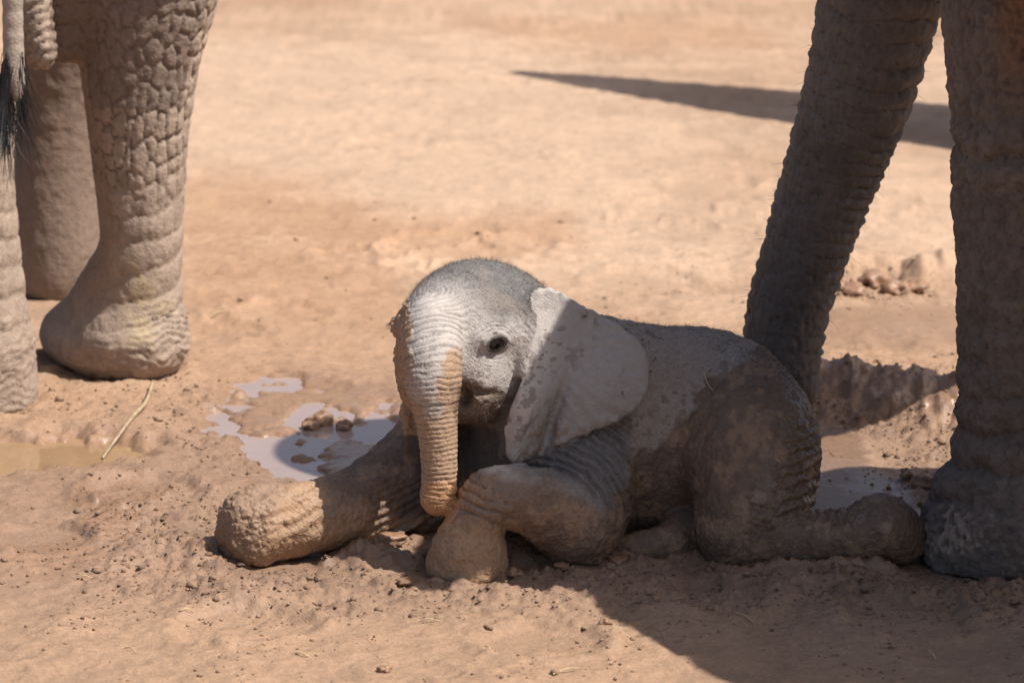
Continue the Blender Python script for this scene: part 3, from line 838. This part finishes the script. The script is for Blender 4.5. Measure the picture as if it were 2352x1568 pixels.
# groin skin and hanging fold beside the tail
lf.cone(P(150, -60, 10.75), P(140, 90, 10.78), .10, .07, .05)
lf.chain([(*P(66, -80, 10.5), .045), (*P(76, 0, 10.5), .036), (*P(90, 80, 10.5), .032), (*P(104, 130, 10.5), .026)], .015)
lf.cone(P(60, -60, 10.6), P(90, 120, 10.62), .06, .05, .04)
# tail
TAIL = [(*P(28, -150, 10.28), .034), (*P(29, 0, 10.28), .0275), (*P(31, 120, 10.28), .0275), (*P(34, 190, 10.28), .026), (*P(38, 225, 10.28), .014)]
lf.chain(TAIL, .01)
lf.floor(-.01)
Vl, Fl = lf.mesh(2)
Nl = normals(Vl, Fl)
ul, vl = UV(*Vl.T)
b1 = fbm(Vl * 7, 3, 61); b2 = fbm(Vl * 28, 3, 62); b3 = fbm(Vl * 80, 2, 63)
main = (Vl[:, 1] > 10.55) & (Vl[:, 1] < 11.5) & (ul > 115)
nearl = (Vl[:, 1] < 10.75) & (ul < 100) & (vl > 300)
tail = (Vl[:, 1] < 10.4) & (vl < 300) & (ul > 0)
foldm = (Vl[:, 1] < 10.75) & (~tail) & (vl < 250)
dl = np.zeros(len(Vl))
lal, _ = cyl(Vl, np.array(LH + LF)[:, :3], .15)
lal2, _ = cyl(Vl, np.array(L2)[:, :3], .15)
sarc = np.where(nearl, lal2, lal)
warp = .22 * b1 + .10 * b2
k1, k2, kid = voronoi(np.stack([sarc / .036 + warp * 1.5, (Vl[:, 2] - .2 * sarc) / .070 + warp * 1.5, 0 * sarc + .5], 1), 64, .72)
pil = sstep(0, .30, k2 - k1)
upper = (main * sstep(560, 330, vl) * sstep(-.12, .0, lal)) + 0.0
dl += upper * (pil - .6) * (.0072 + .003 * b1)
smooth_side = main * sstep(500, 400, vl) * sstep(.02, -.08, lal)
dl += smooth_side * (sstep(0, .10, k2 - k1) - 1) * .005
# rings lower down
tilt = Vl[:, 2] - np.where(main, .26 * np.maximum(lal + .05, 0), 0) + .020 * b1 + .005 * b2
rg = tilt / .082 + .25
rl = np.abs(np.sin(np.pi * rg)) ** .3
lowm = (main | nearl) * sstep(340, 520, vl) * sstep(900, 760, vl)
dl += lowm * (rl - .85) * .010 * np.where(main, sstep(-.20, -.02, lal), 1)
vc_ = np.abs(np.sin(np.pi * (sarc / .030 + .6 * vnoise(np.stack([np.floor(rg), sarc * 10, 0 * rg], 1), 66)))) ** .5
dl += lowm * (vc_ - .8) * .0032 * sstep(650, 480, vl)
# ankle crease and foot wrinkles
ank = main * gauss(vl - 750, 55) * sstep(-.05, .1, lal)
dl += ank * np.sin((Vl[:, 2] + .3 * np.abs(lal - .1) + .012 * b1 + .006 * b2) / .020 * 2 * np.pi) * .006
ft = (main * sstep(760, 800, vl) + nearl * sstep(700, 760, vl))
dl += ft * np.sin((Vl[:, 2] + .03 * b1 + .010 * b2) / .021 * 2 * np.pi) * .0022
dl += (~tail) * (.0018 * b2 + .0012 * b3)
fo = np.abs(np.sin((vl + .5 * ul + 10 * b2) / 26 * np.pi)) ** .5
dl += foldm * (fo - .7) * .012 * (ul < 130)
Cl = np.tile(np.array([.335, .255, .20]), (len(Vl), 1)) * (1 + .10 * b1 + .13 * b2)[:, None]
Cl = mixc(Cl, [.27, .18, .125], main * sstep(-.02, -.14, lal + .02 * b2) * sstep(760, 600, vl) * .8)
Cl = mixc(Cl, [.10, .07, .052], upper * sstep(.30, .02, pil) * .85)
Cl = mixc(Cl, [.10, .07, .052], smooth_side * sstep(.09, .0, k2 - k1) * .8)
Cl = mixc(Cl, [.14, .10, .075], np.clip(lowm * np.maximum(sstep(.5, .15, rl), .55 * sstep(.45, .1, vc_) * sstep(700, 500, vl)), 0, 1) * .75)
Cl = mixc(Cl, [.36, .28, .14], main * sstep(40, -40, poly_sd([(285, 600), (345, 600), (380, 700), (340, 800), (300, 790)], ul, vl)) * sstep(-.3, .3, b2) * .5)
Cl = mixc(Cl, [.17, .12, .095], .7 * (Vl[:, 1] > 11.5))  # far foreleg darkened in its colour to stand for belly shade
Cl = mixc(Cl, [.15, .105, .08], foldm * sstep(.5, .15, fo) * .7)
Cl = mixc(Cl, [.17, .125, .10], foldm * (ul > 112) * .7)
Cl = mixc(Cl, [.33, .27, .225], tail * 1.0)
Vl = Vl + Nl * dl[:, None]
lc = Field((-3.6, 9.9, .9), (-.4, 13.6, 3.0), .03)
lax = np.array([[-.34, .94, 0], [.94, .34, 0], [0, 0, 1]])
lc.ell((-1.62, 11.45, 1.95), (1.15, .52, .62), lax, .1)
lc.chain([(*P(330, 0, 10.84), .185), (*P(330, -120, 10.86), .235), (-1.22, 10.95, 1.75, .32)], .08)
lc.chain([(*P(-105, 400, 10.5), .15), (*P(-150, 250, 10.5), .19), (-1.68, 10.7, 1.6, .3)], .08)
lc.chain([(*P(150, 200, 12.0), .135), (*P(175, 60, 12.0), .16), (-1.45, 12.0, 1.7, .28)], .08)
lc.chain([(-2.05, 11.85, .9, .15), (-2.0, 11.85, 1.3, .17), (-1.9, 11.85, 1.7, .25)], .08)
lc.ell((-2.1, 12.7, 2.15), (.4, .36, .4), None, .15)
lc.chain([(-2.2, 12.95, 2.0, .25), (-2.32, 13.25, 1.5, .17), (-2.35, 13.3, .95, .12)], .06)
lc.chain([(-1.40, 10.42, 2.1, .08), (-1.40, 10.30, 1.7, .05), (*P(28, -150, 10.28), .034)], .04)
Vd, Fd = lc.mesh(2)
md = Vd[Fd].mean(1); udf, vdf = UV(*md.T)
Fd = Fd[~((vdf > -60) & (udf > -150))]
other = thing('elephant', (-1.12, 10.85, 0), 'dusty grey grown elephant in sunlight seen from behind with hanging tail', 'elephant', 'grown elephants')
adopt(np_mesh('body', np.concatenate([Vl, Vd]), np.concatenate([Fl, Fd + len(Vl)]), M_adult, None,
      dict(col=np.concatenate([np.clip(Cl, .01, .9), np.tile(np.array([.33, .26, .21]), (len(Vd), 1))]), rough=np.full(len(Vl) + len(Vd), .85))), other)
M_tuft = mat_plain('black_tail_hair', (.012, .011, .012), .45, 30, .3, .5, 0)
n = 950
sd = np.where(rng.random(n) < .88, -1, 1)
rt = np.array([P(31 + s_ * abs(rng.normal(14, 5)), rng.uniform(120, 225), 10.285 + .02 * rng.normal()) for s_ in sd])
dd = np.stack([sd * .10 + rng.normal(size=n) * .06 - .02, rng.normal(size=n) * .06, -np.ones(n)], 1); dd /= np.linalg.norm(dd, axis=1, keepdims=True)
strands('tail_hair', rt, dd, rng.uniform(.07, .24, n), .0013, M_tuft, other, .0, 4)
print('other', len(Vl), len(Vd), round(time.time() - T0, 1))
#@@GROUND
# ================================================================== GROUND, WATER, SMALL THINGS
def axis(core, step, outer):
    a = [core[0]]
    for (e, st) in zip(core[1:], step):
        n = max(1, int(round((e - a[-1]) / st))); a += list(np.linspace(a[-1], e, n + 1)[1:])
    st = step[-1]; hi = []
    x = a[-1]
    while x < outer[1]:
        st *= 1.16; x += st; hi.append(x)
    st = step[0]; lo = []; x = a[0]
    while x > outer[0]:
        st *= 1.3; x -= st; lo.append(x)
    return np.array(lo[::-1] + a + hi)
gx = axis([-2.3, -1.5, 1.5, 2.3], [.022, .0075, .022], (-600, 600))
gy = axis([7.6, 9.4, 11.2, 13.0, 17.5], [.0068, .0095, .018, .035], (-300, 1500))
GX, GY = np.meshgrid(gx, gy)
X, Y = GX.ravel(), GY.ravel()
near = np.exp(-np.maximum(np.hypot(X * .6, Y - 9) - 3.5, 0) * .6)
p3 = np.stack([X, Y, 0 * X], 1)
W1 = fbm(p3 * 1.1, 3, 71); W2 = fbm(p3 * 5, 4, 72); W3 = fbm(p3 * 22, 4, 73); W4 = fbm(p3 * 70, 2, 74)
ug, vg = UV(X, Y, 0 * X)
front = Y > 3
ug = np.where(front, ug, 9e3); vg = np.where(front, vg, 9e3)
def reg(poly, soft):
    return sstep(soft, -soft, poly_sd(poly, ug, vg) + 16 * W2 + 10 * W3)
POOL_A = [(560, 872), (700, 858), (860, 890), (960, 930), (1010, 1010), (1000, 1100), (800, 1105), (640, 1075), (560, 1020), (470, 950)]
POOL_B = [(-120, 992), (90, 985), (250, 996), (375, 1018), (330, 1055), (200, 1070), (-120, 1068)]
POOL_C = [(1860, 975), (1960, 985), (2010, 1060), (2080, 1110), (2200, 1150), (2150, 1250), (1860, 1230)]
POOL_D = [(1890, 705), (2010, 690), (2230, 700), (2230, 790), (2060, 800), (1890, 765)]
mA, mB, mC, mD = reg(POOL_A, 26), reg(POOL_B, 20), reg(POOL_C, 22), reg(POOL_D, 22)
churn = np.clip(reg([(380, 1120), (700, 1230), (1000, 1240), (1900, 1260), (2360, 1240), (2360, 1420), (1500, 1420), (1000, 1400), (600, 1420), (250, 1330)], 50)
                + reg([(1880, 850), (2300, 830), (2300, 960), (2230, 1200), (2080, 1150), (2020, 1000), (1860, 960)], 30)
                + .8 * reg([(1880, 640), (2130, 625), (2150, 690), (1900, 700)], 14) + .6 * reg([(420, 900), (560, 880), (620, 1090), (420, 1100)], 30)
                + .6 * reg([(150, 1110), (480, 1110), (560, 1300), (500, 1420), (200, 1380)], 50) + .45 * reg([(60, 900), (440, 880), (450, 1000), (60, 985)], 30), 0, 1)
h = .012 * W1 * near + .010 * W2 * near + .0045 * W3 * (near > .02)
rdg = 1 - np.abs(fbm(np.stack([X * 7, Y * 7, 0 * X], 1), 3, 77))
h += churn * (.015 * W2 + .012 * np.abs(W3) + .006 * W4 + .012 * (rdg - .7))
h += .0016 * W4 * near
for fu, fv, fr_ in ((640, 720, .17), (1480, 640, .18), (1180, 560, .17), (330, 1130, .16), (560, 1440, .17), (1250, 1480, .16), (1980, 780, .18), (820, 590, .16), (100, 1240, .15), (1640, 420, .18), (900, 330, .18), (2080, 1420, .17), (1640, 1380, .15)):
    fg = G(fu, fv); fd_ = np.hypot(X - fg[0], Y - fg[1]) / fr_ + .14 * W2
    h += (-.015 * sstep(1.0, .75, fd_) + .008 * gauss(fd_ - 1.08, .13) * (1 + .8 * W3)) * (1.0 if fv > 1000 else .6)
# wheel-like scuffs and soft footprints farther back
fp1, fp2, fpi = voronoi(np.stack([X * 1.6, Y * 1.1, 0 * X + .5], 1) + .25 * W2[:, None], 75)
h += .018 * sstep(.32, .2, fp1) * -1 * (fpi > .6) * sstep(10.9, 11.4, Y) * near + .010 * gauss(fp1 - .34, .06) * (fpi > .6) * sstep(10.9, 11.4, Y) * near
# bank of wet mud behind the calf, hollow in front of it
cb = G(2050, 985)
ridge = gauss(Y - 10.42 - .06 * np.sin(X * 9) - .03 * W2, .17) * sstep(.62, .80, X) * sstep(2.6, 1.8, X)
h += ridge * (.085 + .035 * W2 + .012 * W3)
hol = G(2060, 1055)
h -= .05 * gauss(np.hypot((X - hol[0]) / .8, (Y - hol[1]) / 1.4), .085) * (1 + .5 * W3)
# lumps at the rim of the far pool
rim = gauss(Y - 12.25 - .05 * W2, .13) * sstep(.85, 1.0, X) * sstep(1.75, 1.5, X)
h += rim * (.045 + .05 * W2 + .02 * W3)
h += .03 * gauss(np.hypot(X - G(735, 968)[0], (Y - G(735, 968)[1]) * .8), .045) * (1 + .6 * W3) 
# mud squeezed up round whatever presses into it
def contact(fd, z):
    k = int(round((z - fd.lo[2]) / fd.h)); sl = fd.g[:, :, k]
    qx, qy = (X - fd.lo[0]) / fd.h, (Y - fd.lo[1]) / fd.h
    ok = (qx > 0) & (qx < fd.n[0] - 1.01) & (qy > 0) & (qy < fd.n[1] - 1.01)
    d = np.full(len(X), 1.0)
    i, j = qx[ok].astype(int), qy[ok].astype(int); f, g = qx[ok] - i, qy[ok] - j
    d[ok] = sl[i, j] * (1 - f) * (1 - g) + sl[i + 1, j] * f * (1 - g) + sl[i, j + 1] * (1 - f) * g + sl[i + 1, j + 1] * f * g
    return d
dcf = contact(calf, .015)
h += .013 * gauss(dcf - .035, .032) * sstep(-.6, .6, W2 + .3 * W3) * (dcf < .5)
h -= .010 * gauss(dcf - .012, .012) * (dcf < .5)
dad = np.minimum(contact(mf, .015), contact(lf, .015))
h += .013 * gauss(dad - .03, .03) * sstep(-.6, .5, W2 + .5 * W3)
h -= .035 * gauss(np.hypot((X - G(715, 1266)[0]), (Y - G(715, 1266)[1]) * .8), .06)
h -= .03 * gauss(np.hypot(X - G(752, 1298)[0], (Y - G(752, 1298)[1]) * .8), .055)
h = np.where(dcf < 0, np.minimum(h, .01), h)
WL = -.016
basin = np.clip(mA + mB, 0, 1)
h = np.where(basin > .02, h * (1 - .75 * basin) - .034 * basin + .026 * mA * sstep(-.22, .42, fbm(np.stack([X * 9, Y * 5, 0 * X], 1), 4, 78) + .3 * W3), np.maximum(h, WL + .004 + .25 * (h - WL)))
h = h * (1 - .7 * mC) - .010 * mC
h = h * (1 - .6 * mD)
# colour: pale dry sand far off, damp reddish mud round the calf
DRY, DAMP, MUD, DARK = np.array([.425, .292, .200]), np.array([.325, .203, .126]), np.array([.268, .166, .108]), np.array([.178, .107, .070])
patch = fbm(np.stack([X * .9, Y * .55, 0 * X], 1), 4, 81)
dryness = np.clip(sstep(10.6, 13.2, Y + .5 * patch) * .85 + .75 * patch + .2 * W2 - .45 * sstep(16.0, 18.5, Y + .8 * patch), 0, 1)
C = mixc(np.tile(DAMP, (len(X), 1)), DRY, dryness)
band = reg([(390, 400), (620, 410), (930, 500), (1300, 500), (1330, 570), (900, 590), (600, 540), (410, 530)], 50) + .7 * reg([(1000, 30), (1700, 50), (1800, 110), (1200, 110)], 40) + .7 * reg([(450, 540), (900, 600), (900, 720), (450, 700)], 60)
C = mixc(C, DAMP * np.array([1.05, .98, .9]), np.clip(band, 0, 1) * .8)
nearmud = np.clip(sstep(10.6, 9.6, Y + .3 * patch + .15 * W2) * 1.0, 0, 1)
C = mixc(C, MUD, nearmud * .85)
front_dry = sstep(8.75, 8.3, Y + .1 * W2) * (X < 2) * 1.0
C = mixc(C, DAMP * np.array([1.02, 1.03, 1.03]), .8 * front_dry)
C = mixc(C, DARK * 1.15, churn * .35 * sstep(-.2, .5, W3))
wetm = np.clip(mA + .8 * reg(POOL_A, 95) + .5 * reg(POOL_B, 60) + .9 * mB + mC + .8 * mD + .55 * reg([(380, 840), (1000, 850), (1010, 1130), (500, 1130), (150, 1330), (-100, 1300), (-100, 1090), (420, 1080)], 70) * sstep(-.4, .5, W2) + .8 * ridge + .6 * sstep(.10, .02, dcf) + .4 * reg([(1900, 1280), (2352, 1290), (2352, 1400), (1950, 1370)], 30), 0, 1)
C = mixc(C, C * np.array([.74, .70, .68]), wetm * .8)
C = mixc(C, DARK * .8, .55 * sstep(.25, .55, W3) * churn)
speck = sstep(.26, .18, voronoi(p3 * np.array([16, 16, 1]) + .3 * W3[:, None], 83)[0]) * (voronoi(p3 * np.array([5, 5, 1]), 84)[2] > .55)
C = mixc(C, C * .72, .6 * speck * (near > .05))
C = C * (1 + .07 * W2 + .09 * W3)[:, None]
rough = .92 - .62 * wetm * sstep(-.35, .35, W2 + .5 * W3) - .16 * nearmud - .22 * nearmud * sstep(.1, .5, W2)
rough = np.where(mC > .5, np.minimum(rough, .30), rough) - .55 * ridge * sstep(-.7, .1, W2)
nx, ny = len(gx), len(gy)
ii = np.arange(nx * ny).reshape(ny, nx)
FG = np.stack([ii[:-1, :-1].ravel(), ii[:-1, 1:].ravel(), ii[1:, 1:].ravel(), ii[1:, :-1].ravel()], 1)
gobj = np_mesh('ground', np.stack([X, Y, h], 1), FG, M_ground, None, dict(col=np.clip(C, .01, .9), rough=np.clip(rough, .16, 1)))
tag(gobj, kind='structure')
print('ground', len(X), round(time.time() - T0, 1))
def gz(x, y):
    i = np.clip(np.searchsorted(gx, x) - 1, 0, nx - 2); j = np.clip(np.searchsorted(gy, y) - 1, 0, ny - 2)
    H_ = h.reshape(ny, nx)
    f = (x - gx[i]) / (gx[i + 1] - gx[i]); g = (y - gy[j]) / (gy[j + 1] - gy[j])
    return H_[j, i] * (1 - f) * (1 - g) + H_[j, i + 1] * f * (1 - g) + H_[j + 1, i] * (1 - f) * g + H_[j + 1, i + 1] * f * g

# water standing in the hollows
def mat_water(name, col):
    m = bpy.data.materials.new(name); m.use_nodes = True
    nt = m.node_tree; b = nt.nodes['Principled BSDF']; L = nt.links.new
    tc = nt.nodes.new('ShaderNodeTexCoord')
    nz = nt.nodes.new('ShaderNodeTexNoise'); nz.inputs['Scale'].default_value = 6; nz.inputs['Detail'].default_value = 4
    L(tc.outputs['Object'], nz.inputs['Vector'])
    rp = nt.nodes.new('ShaderNodeValToRGB')
    c = np.array(col)
    rp.color_ramp.elements[0].color = tuple(c * .85) + (1,); rp.color_ramp.elements[1].color = tuple(c * 1.12) + (1,)
    L(nz.outputs['Fac'], rp.inputs[0]); L(rp.outputs[0], b.inputs['Base Color'])
    b.inputs['Roughness'].default_value = .04; b.inputs['IOR'].default_value = 1.5
    n2 = nt.nodes.new('ShaderNodeTexNoise'); n2.inputs['Scale'].default_value = 14; n2.inputs['Detail'].default_value = 3
    L(tc.outputs['Object'], n2.inputs['Vector'])
    bp = nt.nodes.new('ShaderNodeBump'); bp.inputs['Distance'].default_value = .0016
    L(n2.outputs['Fac'], bp.inputs['Height']); L(bp.outputs[0], b.inputs['Normal'])
    return m
for nm, poly, colr in (('puddle', POOL_A, (.33, .245, .215)), ('puddle', POOL_B, (.29, .185, .10))):
    q = np.array([G(a, b)[:2] for a, b in smooth_poly(poly, 5)]); c = q.mean(0)
    q = c + (q - c) * 1.12
    vs = np.concatenate([[[c[0], c[1], WL]], np.column_stack([q, np.full(len(q), WL)])])
    m = len(q)
    fs = np.array([[0, 1 + i, 1 + (i + 1) % m] for i in range(m)])
    tag(np_mesh(nm, vs, fs, mat_water('muddy_water', colr), None, None, False), kind='structure')

# crumbs of mud: uncountable, one object
ico = []
import bmesh
def lump(sub, seed, rough_=.35):
    bm = bmesh.new(); bmesh.ops.create_icosphere(bm, subdivisions=sub, radius=1)
    v_ = np.array([w.co[:] for w in bm.verts]); f_ = np.array([[q.index for q in p.verts] for p in bm.faces]); bm.free()
    return v_ * (1 + rough_ * fbm(v_ * 1.3 + seed * 7, 3, seed))[:, None], f_
L1 = [lump(1, k) for k in range(5)] 
def scatter(cands, dens, n, size):
    i = rng.choice(len(cands), n, p=dens / dens.sum())
    return cands[i]
cm = (Y > 7.6) & (Y < 13.5) & (np.abs(X) < 1.9)
den = (churn * 1.0 + .03 + .5 * nearmud * sstep(.2, .6, W2)) * (dcf > .004) * (basin < .3)
den = np.where(cm, den, 0) * np.gradient(gx)[np.searchsorted(gx, X)] * np.gradient(gy)[np.searchsorted(gy, Y)]
idx = rng.choice(len(X), 11000, p=den / den.sum())
VV, FF, CC, o = [], [], [], 0
for i in idx:
    lv, lfc = L1[rng.integers(5)]
    r = .0014 + .0045 * rng.random() ** 3 + .010 * (rng.random() < .03) * rng.random()
    a = rng.uniform(0, 6.28); ca, sa = math.cos(a), math.sin(a)
    x, y = X[i] + rng.normal() * .004, Y[i] + rng.normal() * .004
    q = lv * np.array([1, 1, .55]) * r * rng.uniform(.7, 1.3, 3)
    q = np.column_stack([q[:, 0] * ca - q[:, 1] * sa, q[:, 0] * sa + q[:, 1] * ca, q[:, 2]])
    VV.append(q + [x, y, h[i] + r * .3]); FF.append(lfc + o); o += len(lv)
    CC.append(np.tile(C[i] * rng.uniform(.72, 1.05), (len(lv), 1)))
crumbs = np_mesh('mud_crumbs', np.concatenate(VV), np.concatenate(FF), M_ground, None, dict(col=np.concatenate(CC), rough=np.full(o, .85)))
tag(crumbs, 'loose crumbs of brown mud scattered over the trampled ground', 'mud crumbs', kind='stuff')
M_clod = mat_plain('wet_clod', (.27, .155, .095), .5, 60, .25, .5, .003)
def clod(u_, v_, r, label, group=None, sq=.75, m=M_clod):
    g_ = G(u_, v_); z_ = gz(g_[0], g_[1])
    lv, lfc = lump(3, int(u_ + v_) % 97, .5)
    lv = lv * np.array([1.15, 1, sq]) * r
    lv = lv + .10 * r * fbm(lv / r * 4, 3, int(u_) % 50)[:, None] * lv / r
    ob = np_mesh('mud_clod', lv, lfc, m)
    ob.location = (g_[0], g_[1], max(z_, WL) + r * .35); ob.rotation_euler = (0, 0, u_)
    return tag(ob, label, 'mud clod', group)
clod(738, 962, .030, 'knobbly lump of mud standing up out of the shining puddle', None, .9)
clod(712, 972, .024, 'low flat lump of mud beside a knobbly one in the puddle', None, .6)
clod(788, 972, .022, 'small rounded wet lump of mud alone in the shining puddle')
clod(884, 1545, .014, 'small dark lump of earth alone on the bare foreground sand')
clod(1392, 1446, .012, 'pale round crumb of earth at the edge of the big shadow')
for a, b, r in ((2095, 1105, .022), (2120, 1122, .026), (2150, 1098, .03), (2175, 1135, .034), (2130, 1150, .02), (2165, 1170, .024)):
    clod(a, b, r, 'broken clod of mud between the calf\'s hind foot and the shaded leg', 'clods by the hind foot')
for a, b, r in ((1925, 672, .03), (1960, 680, .035), (2005, 668, .04), (2060, 676, .045), (2100, 668, .04)):
    clod(a, b, r, 'lump of mud on the rim of the far pool', 'lumps on the pool rim', .6)
for a, b, r in ((905, 1268, .03), (1000, 1330, .02), (930, 1335, .018), (1180, 1318, .02), (1290, 1308, .024), (1420, 1300, .022)):
    clod(a, b, r, 'trampled clod of mud beside the calf\'s forefeet', 'clods by the forefeet', .5)

# straw, stalks
M_straw = mat_plain('dry_straw', (.50, .38, .22), .6, 80, .25, .4, 0)
M_stalk = mat_plain('old_stalk', (.34, .25, .16), .7, 50, .3, .4, .0006)
def tube(name, pts, rad, mat, seg=6):
    pts = catmull(np.asarray(pts, float), 4); n = len(pts)
    rad = np.interp(np.linspace(0, 1, n), np.linspace(0, 1, len(np.atleast_1d(rad))), np.atleast_1d(rad))
    t = np.gradient(pts, axis=0); t /= np.linalg.norm(t, axis=1, keepdims=True)
    a = np.cross(t, [.3, .2, .9]); a /= np.linalg.norm(a, axis=1, keepdims=True); b = np.cross(t, a)
    th = np.linspace(0, 2 * np.pi, seg, endpoint=False)
    v_ = (pts[:, None] + rad[:, None, None] * (np.cos(th)[None, :, None] * a[:, None] + np.sin(th)[None, :, None] * b[:, None])).reshape(-1, 3)
    f_ = np.array([[k * seg + j, k * seg + (j + 1) % seg, (k + 1) * seg + (j + 1) % seg, (k + 1) * seg + j] for k in range(n - 1) for j in range(seg)])
    c = v_.mean(0); c[2] = v_[:, 2].min()
    ob = np_mesh(name, v_ - c, f_, mat); ob.location = tuple(c)
    return ob
def on_g(u_, v_, dz=.004):
    g_ = G(u_, v_); g_[2] = max(gz(g_[0], g_[1]), WL) + dz; return g_
tag(tube('dry_stalk', [on_g(352, 902, .02), on_g(335, 945, .02), on_g(300, 990, .012), on_g(235, 1042, .004)], [.004, .0065, .006, .003], M_stalk), 'long bent dry stalk lying from the sunlit foot into the tan puddle', 'stalk')
tag(tube('dry_stalk', [on_g(2168, 1085, .02), on_g(2185, 1120, .012), on_g(2200, 1150, .008)], [.006, .007, .004], M_stalk), 'short thick broken stalk stuck in the mud by the shaded leg', 'stalk')
for k, (a, b) in enumerate([(2062, 648), (2085, 640), (2105, 645), (2075, 655)]):
    g_ = on_g(a, b + 30, 0)
    tag(tube('grass_blade', [g_, g_ + [.02 + .01 * k, .0, .035], g_ + [.05 + .015 * k, .01, .05 + .01 * k]], [.0016, .0014, .0006], M_straw), 'thin dry grass blade sticking out of the pool rim', 'grass', 'grass blades at the pool rim')
bits = [(985, 1428, 30, .05), (1300, 1555, 34, -.5), (2140, 1500, 26, 1.2), (190, 1338, 24, .1), (640, 1190, 20, .9), (1620, 590, 26, .3), (600, 545, 22, .2), (500, 735, 18, -.4), (880, 470, 26, .5), (1010, 188, 34, .15), (760, 95, 26, .1), (300, 1500, 18, .7), (1710, 1430, 22, .4), (430, 1420, 16, -.3), (690, 1520, 20, .2), (1120, 1500, 16, 1.0), (1560, 1380, 20, -.2), (1690, 340, 26, .4), (1450, 260, 22, -.2), (560, 240, 24, .3)]
for a, b, l, an in bits:
    x0, x1 = on_g(a - l * math.cos(an), b - l * .4 * math.sin(an)), on_g(a + l * math.cos(an), b + l * .4 * math.sin(an))
    mid = (x0 + x1) / 2 + [0, 0, .006]
    tag(tube('straw', [x0, mid, x1], [.0014, .0016, .001], M_straw), 'short pale straw lying loose on the open ground', 'straw', 'straws on the open ground')
def on_c(u_, v_, off=.003):
    p_, n_ = calf.hit(u_, v_); return p_ + n_ * (off + .002)
for pts, lab in (([(1610, 755), (1630, 770), (1645, 765), (1640, 750)], 'tiny curl of straw on the calf\'s dusty back'),
                 ([(1570, 748), (1615, 752), (1655, 768)], 'long thin straw lying along the calf\'s dusty back'),
                 ([(1496, 770), (1510, 745), (1530, 740)], 'kinked straw behind the calf\'s ear on its back'),
                 ([(1680, 790), (1690, 775), (1702, 768)], 'short straw high on the calf\'s rump'),
                 ([(1618, 862), (1628, 885), (1640, 900)], 'thin straw on the calf\'s flank by the wet patch')):
    tag(tube('straw', [on_c(*q) for q in pts], [.0014, .0014, .0008], M_straw), lab, 'straw', 'straws on the calf')

# made-up leaning pole, unseen outside the frame, added to shadow the far sand
M_caster = mat_plain('caster_brown', (.20, .15, .11), .9, 14, .35, .3, .02)
dt = thing('shadow_caster', (3.0, 14.1, 0), 'unseen leaning pole added to cast the shadow across the far sand', 'shadow caster')
tk = tube('trunk', [(3.0, 14.1, -.1), (2.75, 14.6, 1.2), (2.5, 15.1, 2.6), (2.35, 15.5, 4.0)], [.62, .5, .30, .04], M_caster, 14)  # pole shape invented for its shadow, never in view
tk.parent = dt; tk.location = tuple(np.array(tk.location) - np.array(dt.location))
print('all', round(time.time() - T0, 1), 'tris', sum(sum(len(p.vertices) - 2 for p in o_.data.polygons) if len(o_.data.polygons) < 1000 else 2 * len(o_.data.polygons) for o_ in scene.objects if o_.type == 'MESH'))
